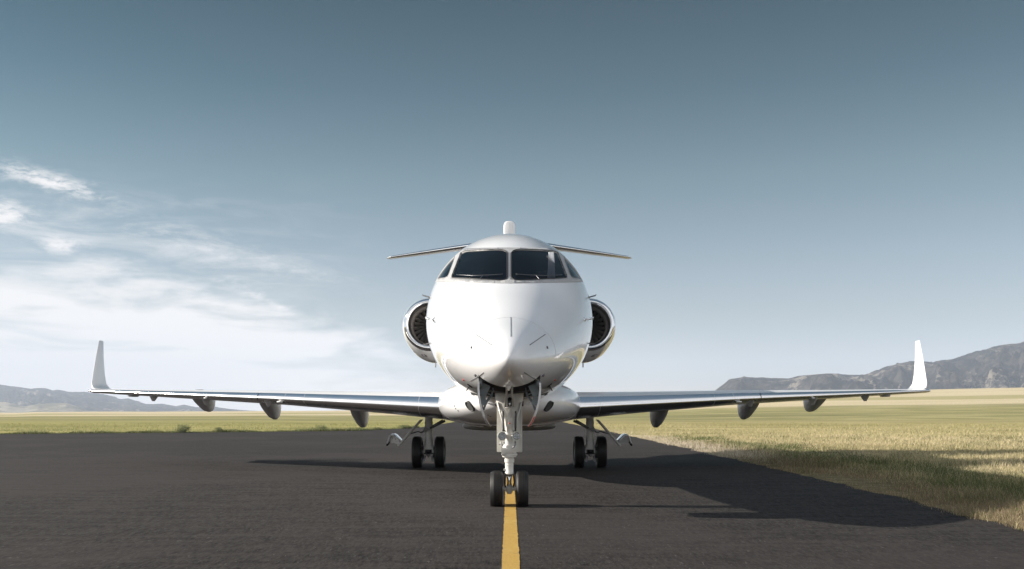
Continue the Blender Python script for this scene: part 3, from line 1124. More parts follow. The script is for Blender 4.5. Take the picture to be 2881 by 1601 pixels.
bf = belly_loft([(14.25, 0.04, 1.34, 1.30), (14.32, 0.30, 1.46, 1.19), (14.6, 0.62, 1.58, 1.085), (15.1, 0.93, 1.66, 0.990), (15.8, 1.15, 1.72, 0.930), (16.6, 1.27, 1.72, 0.908),
                 (18.5, 1.32, 1.72, 0.905), (20.5, 1.28, 1.72, 0.93), (22.0, 1.05, 1.72, 1.03), (23.4, 0.55, 1.72, 1.35)])
belly = bf.build('belly_fairing', 'paint', jet)
bbvh = BVHTree.FromPolygons([Vector(v) for v in bf.v], bf.f)
kf = belly_loft([(17.2, 0.30, 1.0, 0.93), (17.4, 0.70, 1.0, 0.86), (18.0, 0.90, 1.0, 0.80), (19.2, 0.92, 1.0, 0.79), (20.2, 0.80, 1.0, 0.84), (20.9, 0.40, 1.0, 0.95)], e=3.2)
kf.build('keel_fairing', 'gear_grey', belly)
for s in (1, -1):
    l, n_ = hit(PX0 + s * 110, 1143, bbvh)
    ax1 = Vector((-s, 0, -0.36))
    ax1 = (ax1 - n_ * ax1.dot(n_)).normalized()
    ax2 = n_.cross(ax1).normalized()
    def ell(k_, off, n=28):
        return [l + n_ * off + ax1 * (0.105 * k_ * math.cos(2 * math.pi * i / n)) + ax2 * (0.062 * k_ * math.sin(2 * math.pi * i / n)) for i in range(n)]
    mb = MB(); mb.ring_loft([ell(1.0, -0.03), ell(1.0, 0.022), ell(0.84, 0.022), ell(0.80, 0.010)], False, False)
    rim = mb.build('air_inlet', 'dark', belly)
    mb = MB(); mb.ring_loft([ell(0.82, 0.012), ell(0.4, 0.013), ell(0.02, 0.013)], False, True)
    mb.build('inlet_mesh', 'bay_dark', belly)
rb = MB()
for x, y in ((1278.5, 1142), (1282, 1149.5), (1289, 1155.5), (1380, 1171.5), (1373.5, 1168)):
    l, n_ = hit(x, y, bbvh)
    if l is not None:
        rb.lathe(l - n_ * 0.002, n_, [(0, 0.016), (0.005, 0.014)], 8, cap=True)
rb.build('drain_holes', 'dark', belly, kind='stuff')


# engines
EX, EZ, ED = 1.85, 3.19, 21.5
for s in (-1, 1):
    o = Vector((s * EX, ED, EZ))
    ax = Vector((0, 1, 0))
    eng = MB()
    rings = []
    for a, r in ((0.16, 0.612), (0.30, 0.645), (0.6, 0.685), (1.1, 0.715), (1.7, 0.715), (2.4, 0.68), (3.1, 0.58), (3.7, 0.47), (3.72, 0.43), (3.2, 0.40)):
        ring_ = []
        for k in range(56):
            th = 2 * math.pi * k / 56
            sn = math.sin(th)
            bulge = 1.0 + (0.13 * (max(0, -sn) ** 2) * min(1, max(0, (a - 0.16) / 0.8)) if a < 3.2 else 0)
            ring_.append(o + Vector((r * math.cos(th), a, r * sn * bulge)))
        rings.append(ring_)
    eng.ring_loft(rings, False, False)
    engine = eng.build('engine', 'paint', jet)
    lip = [(0.16, 0.612), (0.08, 0.595), (0.025, 0.570), (0.0, 0.535), (0.010, 0.503), (0.05, 0.478), (0.12, 0.462)]
    MB().lathe(o, ax, lip, 64).build('intake_lip', 'chrome', engine)
    MB().lathe(o, ax, [(0.12, 0.462), (0.20, 0.452), (0.30, 0.450)], 64).build('intake_duct', 'duct_dark', engine)
    MB().lathe(o, ax, [(0.30, 0.450), (0.31, 0.444), (0.46, 0.440)], 64).build('intake_duct', 'duct', engine)
    MB().lathe(o, ax, [(0.46, 0.440), (0.468, 0.433), (0.50, 0.432), (0.9, 0.432)], 64).build('fan_case', 'duct', engine)
    MB().lathe(o, ax, [(0.38, 0.01), (0.41, 0.05), (0.50, 0.10), (0.63, 0.145), (0.73, 0.155)], 32).build('spinner', 'fan', engine)
    MB().lathe(o, ax, [(0.84, 0.44), (0.845, 0.01)], 32).build('fan_backing', 'dark', engine)
    mb = MB()
    vs_ = []
    for i in range(9):
        q = i / 8
        r = 0.14 + (0.428 - 0.14) * q
        tw_ = R(18 + 30 * q)
        lean = 0.30 * q - 0.22 * q * q
        ch = 0.105 + 0.03 * math.sin(math.pi * q)
        cth, sth = math.cos(lean), math.sin(lean)
        rad = Vector((cth, 0, sth)); tan_ = Vector((-sth, 0, cth))
        for k in range(5):
            u = (k / 4 - 0.5) * ch
            cmb_ = 0.012 * math.sin(math.pi * k / 4)
            vs_.append(rad * r + tan_ * (u * math.sin(tw_) + cmb_) + Vector((0, u * math.cos(tw_), 0)))
    mb.add(vs_, [(i * 5 + k, i * 5 + k + 1, i * 5 + k + 6, i * 5 + k + 5) for i in range(8) for k in range(4)])
    bme = mb.mesh('fan_blade')
    nb = 22
    for k in range(nb):
        b_ = link('fan_blade', bme, 'fan', engine)
        mt = Matrix.Translation(o + Vector((0, 0.70, 0))) @ Matrix.Rotation(2 * math.pi * k / nb, 4, 'Y') @ (Matrix.Scale(-1, 4, Vector((1, 0, 0))) if s > 0 else Matrix.Identity(4))
        b_.matrix_basis = mt
    pyl = MB()
    pyl.prism([Vector((s * 0.8, 22.0, 3.12)), Vector((s * 0.8, 22.3, 3.30)), Vector((s * 0.8, 25.0, 3.28)), Vector((s * 0.8, 25.6, 3.18)), Vector((s * 0.8, 25.0, 3.08)), Vector((s * 0.8, 22.3, 3.02))], (0, 0, 0), (s * 0.55, 0, 0))
    pyl.build('pylon', 'paint', engine, smooth=False)
    # scoop, vent and drain mast under the cowl
    ebvh = BVHTree.FromPolygons([Vector(v) for v in eng.v], eng.f)
    l, n_ = hit(PX0 + s * 239, 1000, ebvh)
    if l is not None:
        tw = n_.cross(Vector((0, 0, 1))).normalized(); uw = tw.cross(n_)
        def eg(k_, off, n=24):
            out = []
            for i in range(n):
                a = 2 * math.pi * i / n
                wd = 0.075 * (1.0 + 0.22 * math.sin(a))
                out.append(l + n_ * off + tw * (wd * k_ * math.cos(a)) + uw * (0.085 * k_ * math.sin(a)))
            return out
        mb = MB(); mb.ring_loft([eg(1.0, -0.02), eg(1.0, 0.004), eg(0.9, 0.006), eg(0.1, 0.005)], False, True)
        mb.build('cowl_scoop', 'seam', engine)
        MB().lathe(l + n_ * 0.006 + uw * 0.015, n_, [(-0.01, 0.032), (0.006, 0.030), (0.012, 0.006)], 14).build('scoop_nozzle', 'chrome', engine)
    if s < 0:
        l, n_ = hit(1165, 990, ebvh)
        if l is not None:
            mb = MB(); mb.lathe(l - n_ * 0.02, n_, [(0, 0.036), (0.024, 0.034), (0.025, 0.002)], 16)
            mb.build('cowl_vent', 'dark', engine)
    mb = MB(); mb.box((s * (EX - 0.07), ED + 1.0, EZ - 0.84), (0.022, 0.09, 0.22), bev=0.006)
    mb.build('drain_mast', 'gear_grey', engine)

# tail
mb = MB()
rings = []
for q in np.linspace(0, 1, 12):
    z = 3.55 + (5.98 - 3.55) * q
    d = 22.6 + (25.45 - 22.6) * q
    c = 5.0 + (2.7 - 5.0) * q
    tk = 0.20 - 0.06 * q
    rings.append([Vector((sg * y * tk, d + x * c, z)) for x, y, sg in [(x, y, 1) for x, y in reversed(AF)] + [(x, y, -1) for x, y in AF[1:]]])
mb.ring_loft(rings)
fin = mb.build('tail_fin', 'paint', jet, auto=50)
mb = MB()
def sq(v, e):
    return math.copysign(abs(v) ** e, v)


mb.ring_loft([[Vector((w_ * sq(math.cos(2 * math.pi * k / 36), 0.55), d, zc + h * sq(math.sin(2 * math.pi * k / 36), 0.55))) for k in range(36)]
              for d, w_, h, zc in ((25.30, 0.120, 0.20, 6.12), (25.315, 0.150, 0.235, 6.12), (25.37, 0.158, 0.248, 6.115), (25.7, 0.165, 0.25, 6.10), (26.8, 0.17, 0.21, 6.05), (28.4, 0.09, 0.10, 6.0), (28.8, 0.02, 0.03, 6.0))])
mb.build('fin_bullet', 'paint', fin)
MB().tube([(0, 25.5, 5.78), (0, 25.5, 6.0)], [0.20, 0.165], 20).build('bullet_collar', 'paint', fin)
for s in (-1, 1):
    mb = MB()
    mb.ring_loft([wing_ring(X, d, z, c, tu, tl, s, -0.115 * c) for X, d, z, c, tu, tl in
                  ((0.02, 25.75, 5.935, 2.2, 0.115, 0.085), (1.2, 26.45, 5.885, 1.85, 0.095, 0.070), (2.6, 27.27, 5.835, 1.42, 0.068, 0.052), (3.55, 27.83, 5.80, 1.10, 0.045, 0.035), (3.66, 27.95, 5.797, 0.95, 0.022, 0.018), (3.69, 28.05, 5.797, 0.75, 0.004, 0.004))])
    tailplane = mb.build('tailplane', 'wing_paint', jet, auto=50)
    mb = MB()
    rings = []
    for X, d, z, c, tu, tl in ((0.17, 25.835, 5.928, 2.15, 0.115, 0.088), (1.2, 26.45, 5.885, 1.85, 0.0965, 0.0715), (2.6, 27.27, 5.835, 1.42, 0.0695, 0.0535), (3.55, 27.83, 5.80, 1.10, 0.0465, 0.0365)):
        rings.append([v + Vector((0, -0.004, 0)) for v in wing_ring(X, d, z, c, tu, tl, s, -0.115 * c, x0=0, x1=AF[5][0])])
    mb.ring_loft(rings, False, False, closed=False)
    mb.build('leading_edge', 'polished', tailplane)


# ------------------------------------------------------------------ landing gear
def tyre_profile(Rr, W, chine=0.0, grooves=4):
    h = W / 2
    pr = [(-h * 0.62, Rr * 0.56), (-h * 0.86, Rr * 0.62), (-h * 0.99, Rr * 0.72), (-h * 1.0, Rr * 0.80), (-h * 0.95, Rr * 0.88)]
    if chine:
        pr += [(-h * 1.02 - chine, Rr * 0.905), (-h * 1.0 - chine * 0.6, Rr * 0.925)]
    pr += [(-h * 0.86, Rr * 0.945), (-h * 0.70, Rr * 0.978), (-h * 0.52, Rr * 0.995)]
    gs = np.linspace(-0.42, 0.42, grooves) * h
    gw = h * 0.035
    for g in gs:
        pr += [(g - gw * 1.6, Rr * 0.999), (g - gw, Rr * 0.985), (g + gw, Rr * 0.985), (g + gw * 1.6, Rr * 0.999)]
    pr += [(h * 0.52, Rr * 0.995), (h * 0.70, Rr * 0.978), (h * 0.86, Rr * 0.945), (h * 0.95, Rr * 0.88), (h * 1.0, Rr * 0.80), (h * 0.99, Rr * 0.72), (h * 0.86, Rr * 0.62), (h * 0.62, Rr * 0.56)]
    return pr


def rim_profile(Rr, W):
    h = W / 2
    return [(-h * 0.60, Rr * 0.57), (-h * 0.70, Rr * 0.60), (-h * 0.76, Rr * 0.585), (-h * 0.66, Rr * 0.50), (-h * 0.35, Rr * 0.44), (-h * 0.30, Rr * 0.28), (-h * 0.66, Rr * 0.22), (-h * 0.70, Rr * 0.10), (-h * 0.70, 0.002)]


ND = 11.4
ng = MB()
# upper housing, tapering into the strut, with a web of ribs
housing = [(1.50, 0.235, 0.10), (1.34, 0.215, 0.10), (1.24, 0.190, 0.095), (1.13, 0.125, 0.085), (1.05, 0.080, 0.078), (0.96, 0.064, 0.072), (0.80, 0.062, 0.070), (0.72, 0.066, 0.070)]
ng.ring_loft([[Vector((w_ * 0.5 * math.copysign(abs(math.cos(a)) ** 0.7, math.cos(a)) * 1.6, ND + dp * math.sin(a), z)) for a in [2 * math.pi * k / 28 for k in range(28)]] for z, w_, dp in housing])
nose_gear = ng.build('nose_gear', 'gear_white', jet, auto=45)
mb = MB()
mb.box((0.002, ND + 0.13, 0.985), (0.315, 0.018, 0.64), bev=0.006)
for sx in (-1, 1):
    mb.box((sx * 0.150, ND + 0.115, 0.985), (0.010, 0.03, 0.62), bev=0.003)
mb.build('gear_door_panel', 'gear_white', nose_gear, smooth=False)
# steering collar
mb = MB()
mb.lathe((0, ND, 0.605), (0, 0, 1), [(0, 0.060), (0.005, 0.085), (0.03, 0.088), (0.035, 0.075), (0.10, 0.074), (0.105, 0.084), (0.15, 0.080), (0.16, 0.06)], 28, cap=True)
mb.box((0.005, ND - 0.065, 0.69), (0.185, 0.07, 0.055), bev=0.012)
mb.box((0.055, ND - 0.105, 0.715), (0.075, 0.03, 0.04), bev=0.01)
mb.box((-0.07, ND - 0.06, 0.68), (0.05, 0.07, 0.09), bev=0.01)
mb.box((0.0, ND - 0.02, 0.642), (0.195, 0.13, 0.022), bev=0.006)
mb.build('steering_collar', 'gear_white', nose_gear, auto=40)
mb = MB()
mb.lathe((0, ND, 0.40), (0, 0, 1), [(0, 0.044), (0.003, 0.052), (0.022, 0.053), (0.026, 0.050), (0.105, 0.051), (0.108, 0.054), (0.114, 0.054), (0.117, 0.051), (0.14, 0.051), (0.145, 0.059), (0.185, 0.060), (0.19, 0.055), (0.215, 0.060)], 28, cap=True)
mb.box((-0.060, ND - 0.012, 0.455), (0.02, 0.03, 0.03), bev=0.004)
mb.build('strut_cylinder', 'gear_white', nose_gear, auto=40)
MB().lathe((0, ND, 0.24), (0, 0, 1), [(0, 0.027), (0.17, 0.027)], 24, cap=True).build('strut_piston', 'chrome', nose_gear)
mb = MB()
for k in range(12):
    a = 2 * math.pi * k / 12
    mb.lathe((0.050 * math.cos(a), ND + 0.050 * math.sin(a), 0.390), (0, 0, 1), [(0, 0.006), (0.012, 0.006)], 6, cap=True)
mb.build('collar_bolts', 'steel', nose_gear, kind='stuff')
# torque links behind and axle block
mb = MB()
mb.prism([Vector((-0.045, ND + 0.03, 0.40)), Vector((0.045, ND + 0.03, 0.40)), Vector((0.022, ND + 0.15, 0.31)), Vector((-0.022, ND + 0.15, 0.31))], (0, 0, 0), (0, 0.02, 0.02))
mb.prism([Vector((-0.045, ND + 0.03, 0.215)), Vector((0.045, ND + 0.03, 0.215)), Vector((0.022, ND + 0.15, 0.30)), Vector((-0.022, ND + 0.15, 0.30))], (0, 0, 0), (0, 0.02, -0.02))
mb.build('torque_link', 'gear_grey', nose_gear, smooth=False)
mb = MB()
mb.tube([(-0.052, ND - 0.035, 0.39), (-0.062, ND - 0.03, 0.30), (-0.045, ND - 0.02, 0.24)], 0.010, 8)
mb.tube([(0.052, ND - 0.035, 0.39), (0.062, ND - 0.03, 0.30), (0.045, ND - 0.02, 0.24)], 0.010, 8)
mb.build('hose', 'dark', nose_gear)
mb = MB()
mb.lathe((0, ND, 0.158), (0, 0, 1), [(0, 0.020), (0.002, 0.028), (0.018, 0.028), (0.02, 0.040), (0.09, 0.042), (0.096, 0.034)], 20, cap=True)
mb.tube([(-0.15, ND, 0.222), (0.15, ND, 0.222)], 0.026, 14)
mb.build('axle', 'gear_grey', nose_gear, auto=40)
RN, WN = 0.228, 0.138
for s in (-1, 1):
    mb = MB(); mb.lathe((s * 0.150, ND, RN - 0.003), (s * -1.0, 0, 0), tyre_profile(RN, WN, chine=0.010, grooves=4), 56)
    ty = mb.build('tyre', 'rubber', nose_gear, auto=50)
    mb = MB(); mb.lathe((s * 0.150, ND, RN - 0.003), (s * -1.0, 0, 0), rim_profile(RN, WN), 32)
    mb.lathe((s * 0.150, ND, RN - 0.003), (s * 1.0, 0, 0), rim_profile(RN, WN), 32)
    mb.build('wheel_rim', 'gear_white', nose_gear)
# taxi lamps
for s in (-1, 1):
    c = P(1433 + s * 20.5, 1227, 11.28)
    fx = Vector((0, -1, 0))
    MB().lathe(c, fx, [(-0.06, 0.02), (-0.045, 0.045), (-0.01, 0.054), (0.012, 0.055), (0.014, 0.049), (0.004, 0.047)], 32).build('landing_lamp', 'gear_white', nose_gear)
    MB().lathe(c, fx, [(0.002, 0.047), (-0.015, 0.038), (-0.028, 0.022), (-0.034, 0.002)], 13).build('lamp_reflector', 'reflector', nose_gear, smooth=False)
    MB().lathe(c, fx, [(-0.03, 0.006), (-0.006, 0.007), (-0.004, 0.001)], 12).build('lamp_bulb', 'lamp_white', nose_gear)
    MB().lathe(c, fx, [(0.006, 0.0475), (0.012, 0.03), (0.014, 0.001)], 32).build('lamp_lens', 'lamp_glass', nose_gear)
    mb = MB(); mb.box(c + Vector((-s * 0.035, 0.06, 0.0)), (0.05, 0.05, 0.04), bev=0.008)
    mb.build('lamp_bracket', 'gear_white', nose_gear)
    # extension springs
    a, b = P(1433 + s * 17.5, 1163, 11.27), P(1433 + s * 17.5, 1203, 11.27)
    n_ = 200
    pts = [a.lerp(b, i / n_) + Vector((0.013 * math.cos(i / n_ * 2 * math.pi * 13), 0.013 * math.sin(i / n_ * 2 * math.pi * 13), 0)) for i in range(n_ + 1)]
    MB().tube(pts, 0.0042, 5).build('spring', 'steel', nose_gear)
    MB().tube([a + Vector((0, 0, 0.03)), a - Vector((0, 0, 0.002))], 0.009, 8).build('spring_hook', 'dark', nose_gear)
    mb = MB()
    mb.tube([b + Vector((0, 0, 0.002)), b - Vector((0, 0, 0.045))], 0.009, 8)
    mb.tube([b - Vector((0, 0, 0.035)), b + Vector((-s * 0.03, 0.06, -0.045))], 0.008, 8)
    mb.build('spring_hook', 'dark', nose_gear)
    # side ribs of the housing
    mb = MB()
    p0, p1, p2 = P(1433 + s * 33, 1132, 11.33), P(1433 + s * 18, 1190, 11.33), P(1433 + s * 14, 1212, 11.33)
    mb.tube([p0, p1, p2], [0.012, 0.011, 0.010], 8)
    mb.build('housing_rib', 'gear_white', nose_gear)
    mb = MB(); mb.box((s * 0.165, ND + 0.10, 1.265), (0.02, 0.04, 0.07), bev=0.005)
    mb.build('hinge_fitting', 'dark', nose_gear)
# drag brace: fork, dark link and lower arm
mb = MB()
for s in (-1, 1):
    mb.tube([P(1433 + s * 7.5, 1088, 10.75), P(1433 + s * 7.5, 1110, 11.0), P(1433 + s * 12, 1120, 11.16), P(1433 + s * 12, 1144, 11.22)], [0.014, 0.014, 0.016, 0.014], 8)
mb.tube([P(1421, 1146, 11.22), P(1446, 1146, 11.22)], 0.012, 8)
mb.build('drag_brace_fork', 'gear_white', nose_gear)
mb = MB(); mb.box(P(1434, 1133, 11.24), (0.05, 0.05, 0.13), bev=0.01)
mb.build('brace_actuator', 'dark', nose_gear)
mb = MB(); mb.tube([P(1434, 1128, 11.19), P(1434, 1146, 11.19)], 0.010, 8)
mb.build('brace_piston', 'chrome', nose_gear)
mb = MB(); mb.box(P(1434, 1168, 11.28), (0.030, 0.03, 0.15), bev=0.005)
mb.box(P(1434, 1190, 11.27), (0.044, 0.05, 0.10), bev=0.006)
for s in (-1, 1):
    mb.box(P(1434 + s * 9, 1190, 11.29), (0.018, 0.05, 0.085), bev=0.004)
mb.build('lower_brace', 'gear_white', nose_gear, auto=40)
MB().lathe(P(1434, 1191, 11.24), (0, -1, 0), [(0, 0.010), (0.008, 0.009), (0.009, 0.001)], 10).build('red_mark', 'red', nose_gear)
# small fittings, hoses and clamps around the lamps
mb = MB()
for (x, y, r) in ((1409, 1248, 0.014), (1414, 1252, 0.011), (1405, 1250, 0.009), (1418, 1246, 0.008)):
    mb.lathe(P(x, y, 11.30), (0, -1, 0), [(-0.03, r), (0, r), (0.004, r * 0.5)], 10, cap=True)
mb.build('valve_fittings', 'gear_grey', nose_gear, kind='stuff')
mb = MB()
mb.tube([P(1449, 1241, 11.29), P(1450, 1250, 11.28), P(1445, 1258, 11.28), P(1440, 1262, 11.29)], 0.009, 8)
mb.build('hose', 'steel', nose_gear)
mb = MB()
mb.tube([P(1408, 1240, 11.30), P(1412, 1256, 11.29), P(1411, 1268, 11.30), P(1415, 1278, 11.33)], 0.006, 6)
mb.build('hose', 'gear_grey', nose_gear)

# wheel bay lining, bulkheads and pipes
def skin_low(d, x):
    w_, zt, zb, zc = fus(d)
    return zc - (zc - zb) * math.sqrt(max(0.0, 1 - (x / w_) ** 2))


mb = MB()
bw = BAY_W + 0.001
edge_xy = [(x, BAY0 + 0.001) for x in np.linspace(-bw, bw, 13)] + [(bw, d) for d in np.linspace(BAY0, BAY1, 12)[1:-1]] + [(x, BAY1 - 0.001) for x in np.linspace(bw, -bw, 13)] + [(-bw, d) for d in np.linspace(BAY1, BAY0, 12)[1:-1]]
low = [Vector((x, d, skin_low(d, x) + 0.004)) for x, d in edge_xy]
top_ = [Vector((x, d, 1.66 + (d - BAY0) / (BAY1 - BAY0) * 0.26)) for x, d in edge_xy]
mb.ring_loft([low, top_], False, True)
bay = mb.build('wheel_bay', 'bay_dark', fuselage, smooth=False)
mb = MB()
for s in (-1, 1):
    for k in range(4):
        y = 10.3 + 0.33 * k
        mb.box((s * (BAY_W - 0.02), y, 1.55), (0.035, 0.03, 0.22))
mb.build('bay_ribs', 'bay_green', fuselage, smooth=False, kind='stuff')
mb = MB()
for x, z in ((-0.22, 1.62), (-0.16, 1.58), (0.2, 1.6), (0.13, 1.66), (0.26, 1.55)):
    mb.tube([(x, 10.3, z - 0.02), (x + 0.02, 10.8, z), (x, 11.40, z - 0.05)], 0.012, 8)
mb.build('bay_pipes', 'bay_green', fuselage, kind='stuff')
mb = MB()
l, n_ = hit(1432, 1086)
mb.lathe(l, n_, [(-0.01, 0.02), (0.03, 0.018), (0.035, 0.012), (0.05, 0.010)], 14, cap=True)
mb.build('drain_fitting', 'gear_white', fuselage)

# nose gear doors: curved skins hanging from the bay edge
for s in (-1, 1):
    mb = MB()
    prof = [(1346, 1079), (1345.5, 1096), (1347, 1114), (1350, 1134), (1355, 1154), (1361, 1172), (1368, 1188), (1376, 1200)]
    nn, nd_ = len(prof), 10
    dref = 10.42
    grid_o, grid_i = [], []
    for i, (x, y) in enumerate(prof):
        q = i / (nn - 1)
        pt = P(x, y, dref)
        X = -pt.x
        dA = 10.14 + 0.16 * max(0, q - 0.45) ** 1.2 / 0.55
        dB = 10.78 - 0.10 * q ** 2
        for k in range(nd_ + 1):
            d = dA + (dB - dA) * k / nd_
            grid_o.append(Vector((s * X, d, pt.z)))
            grid_i.append(Vector((s * (X - 0.022), d, pt.z)))
    fs_ = []
    for i in range(nn - 1):
        for k in range(nd_):
            a = i * (nd_ + 1) + k
            fs_.append((a, a + 1, a + nd_ + 2, a + nd_ + 1))
    m0 = len(grid_o)
    per = [k for k in range(nd_ + 1)] + [i * (nd_ + 1) + nd_ for i in range(1, nn)] + [(nn - 1) * (nd_ + 1) + k for k in range(nd_ - 1, -1, -1)] + [i * (nd_ + 1) for i in range(nn - 2, 0, -1)]
    mb.add(grid_o + grid_i, fs_ + [tuple(x + m0 for x in f) for f in fs_] + [(per[i], per[(i + 1) % len(per)], per[(i + 1) % len(per)] + m0, per[i] + m0) for i in range(len(per))])
    door = mb.build('nose_gear_door', 'paint', nose_gear, auto=40)
    # red edge on the lower rim, stiffener arms inside
    edge_pts = [Vector((g.x - s * 0.011, g.y - 0.002, g.z)) for g in [grid_o[i * (nd_ + 1)] for i in range(nn - 3, nn)]]
    MB().tube(edge_pts, 0.006, 6).build('door_edge', 'red' if s > 0 else 'steel', nose_gear)
    mb = MB()
    for (a, b, c, d_) in (((1370, 1082), (1356, 1112), 10.40, 0.04), ((1356, 1112), (1363, 1140), 10.42, 0.03)):
        pa, pb = P(PX0 + s * (PX0 - a[0]), a[1], c), P(PX0 + s * (PX0 - b[0]), b[1], c)
        dv = (pb - pa); ln = dv.length
        rot = dv.to_track_quat('Z', 'Y').to_matrix()
        mb.box((pa + pb) / 2, (0.032, d_ * 2.2, ln), rot=rot, bev=0.004)
    mb.build('door_hinge_arm', 'bay_green', nose_gear, smooth=False)
    mb = MB()
    mb.tube([P(PX0 + s * 49, 1112, 10.55), P(PX0 + s * 66, 1132, 10.55), P(PX0 + s * 72, 1153, 10.55)], [0.012, 0.016, 0.009], 8)
    mb.tube([P(PX0 + s * 46, 1092, 10.6), P(PX0 + s * 50, 1112, 10.56)], 0.010, 8)
    mb.tube([P(PX0 + s * 50, 1112, 10.56), P(PX0 + s * 77, 1098, 10.5)], 0.008, 8)
    mb.build('door_strut', 'bay_green', nose_gear)

# main gear
MD = 19.4
RM, WM = 0.337, 0.205
for s in (-1, 1):
    GX = s * 1.678
    mb = MB()
    mb.lathe((GX, MD, 0.52), (0, 0, 1), [(0, 0.080), (0.02, 0.082), (0.022, 0.086), (0.035, 0.086), (0.037, 0.081), (0.22, 0.081), (0.33, 0.081), (0.40, 0.081), (0.41, 0.086), (0.43, 0.086), (0.44, 0.080), (0.62, 0.080)], 28, cap=True)
    # flared fork: from the strut down to two cheeks around the axle beam
    rings = []
    for z, w_, dp in ((0.565, 0.080, 0.080), (0.50, 0.083, 0.085), (0.44, 0.105, 0.090), (0.40, 0.122, 0.095), (0.385, 0.124, 0.095)):
        rings.append([Vector((GX + w_ * math.copysign(abs(math.cos(a)) ** 0.6, math.cos(a)), MD + dp * math.copysign(abs(math.sin(a)) ** 0.6, math.sin(a)), z)) for a in [2 * math.pi * k / 28 for k in range(28)]])
    mb.ring_loft(rings)
    main_gear = mb.build('main_gear', 'gear_white', jet, auto=45)
    mb = MB()
    for c_ in (-1, 1):
        mb.box((GX + c_ * 0.102, MD - 0.02, 0.355), (0.044, 0.15, 0.105), bev=0.012)
    mb.prism([Vector((GX - s * 0.09, MD - 0.06, 0.445)), Vector((GX - s * 0.215, MD - 0.06, 0.375)), Vector((GX - s * 0.205, MD - 0.06, 0.355)), Vector((GX - s * 0.09, MD - 0.06, 0.36))], (0, 0, 0), (0, 0.05, 0))
    mb.build('axle_fork', 'gear_white', main_gear, auto=40)
    mb = MB()
    mb.lathe((GX, MD - 0.07, 0.352), (0, -1, 0), [(-0.1, 0.055), (0.0, 0.055), (0.012, 0.048), (0.014, 0.002)], 20)
    mb.build('pivot_cap', 'dark', main_gear)
    MB().tube([(GX - 0.30, MD, RM - 0.01), (GX + 0.30, MD, RM - 0.01)], 0.045, 16).build('axle', 'steel', main_gear)
    mb = MB()
    for c_ in (-1, 1):
        mb.lathe((GX + c_ * 0.10, MD, RM - 0.01), (c_, 0, 0), [(0, 0.06), (0.0, 0.13), (0.07, 0.13), (0.07, 0.06)], 24)
        mb.tube([(GX + c_ * 0.075, MD - 0.1, 0.26), (GX + c_ * 0.085, MD - 0.12, 0.19)], [0.030, 0.022], 10)
        mb.box((GX + c_ * 0.09, MD - 0.13, 0.165), (0.055, 0.05, 0.06), bev=0.012)
    mb.tube([(GX - 0.05, MD - 0.11, 0.29), (GX, MD - 0.12, 0.25), (GX + 0.05, MD - 0.11, 0.29)], 0.016, 8)
    mb.tube([(GX - 0.01, MD - 0.12, 0.28), (GX + 0.005, MD - 0.13, 0.225)], 0.014, 8)
    mb.build('brake', 'steel', main_gear, auto=40)
    for c_ in (-1, 1):
        cx = GX + c_ * 0.233
        MB().lathe((cx, MD, RM - 0.004), (1, 0, 0), tyre_profile(RM, WM, grooves=5), 60).build('tyre', 'rubber', main_gear, auto=50)
        mb = MB()
        for dr in (1, -1):
            mb.lathe((cx, MD, RM - 0.004), (dr, 0, 0), rim_profile(RM, WM), 32)
        mb.build('wheel_rim', 'lamp_white', main_gear)
    # side brace pair, actuator joint and link to the gear door
    mb = MB()
    f_ = lambda x: PX0 + s * (PX0 - x)
    mb.tube([P(f_(1208), 1206, MD - 0.08), P(f_(1252), 1184, MD - 0.15)], [0.022, 0.026], 10)
    mb.tube([P(f_(1214), 1200, MD + 0.06), P(f_(1246), 1182, MD + 0.05)], [0.016, 0.018], 10)
    mb.build('side_brace', 'steel', main_gear)
    mb = MB()
    c0 = P(f_(1197), 1209, MD - 0.11)
    mb.lathe(c0, (0, -1, 0), [(-0.04, 0.045), (0.0, 0.045), (0.01, 0.036), (0.012, 0.020), (0.03, 0.018), (0.032, 0.002)], 16)
    for k in range(6):
        a = k * math.pi / 3
        mb.lathe(c0 + Vector((0.034 * math.cos(a), -0.002, 0.034 * math.sin(a))), (0, -1, 0), [(0, 0.010), (0.018, 0.009)], 6, cap=True)
    mb.box(P(f_(1204), 1207, MD - 0.10), (0.10, 0.04, 0.05), bev=0.01)
    mb.tube([c0, P(f_(1195), 1200, MD - 0.12)], [0.012, 0.010], 8)
    mb.build('brace_joint', 'gear_grey', main_gear, auto=40)
    mb = MB()
    mb.tube([P(f_(1194), 1211, MD - 0.1), P(f_(1188), 1216, MD - 0.1), P(f_(1182), 1216.5, MD - 0.1), P(f_(1177), 1213.5, MD - 0.1), P(f_(1156), 1220, MD - 0.05)], [0.016, 0.017, 0.014, 0.013, 0.010], 8)
    mb.build('door_link', 'steel', main_gear)
    # gear door: a long thin leaf ending in a humped fairing
    leaf = [(1184, 1180.5), (1188, 1180.5), (1130.5, 1247), (1124.5, 1254.5), (1121, 1251)]
    mb = MB()
    mb.prism([P(f_(x), y, MD) for x, y in leaf], (0, -0.22, 0), (0, 0.22, 0))
    mb.build('main_gear_door', 'gear_white', main_gear, smooth=False)
    hump = [(1131, 1240), (1126, 1235), (1119.5, 1228), (1114, 1222.5), (1108.5, 1220), (1103, 1220.5), (1099, 1224), (1096.5, 1230), (1094, 1240), (1091.5, 1246)]
    inner = [(1123, 1254), (1117, 1249.5), (1111, 1247.5), (1107.5, 1247), (1105, 1247), (1103, 1247), (1100, 1247), (1098, 1247), (1096.5, 1249), (1094, 1252)]
    mb = MB()
    k_ = len(hump)
    ringz = []
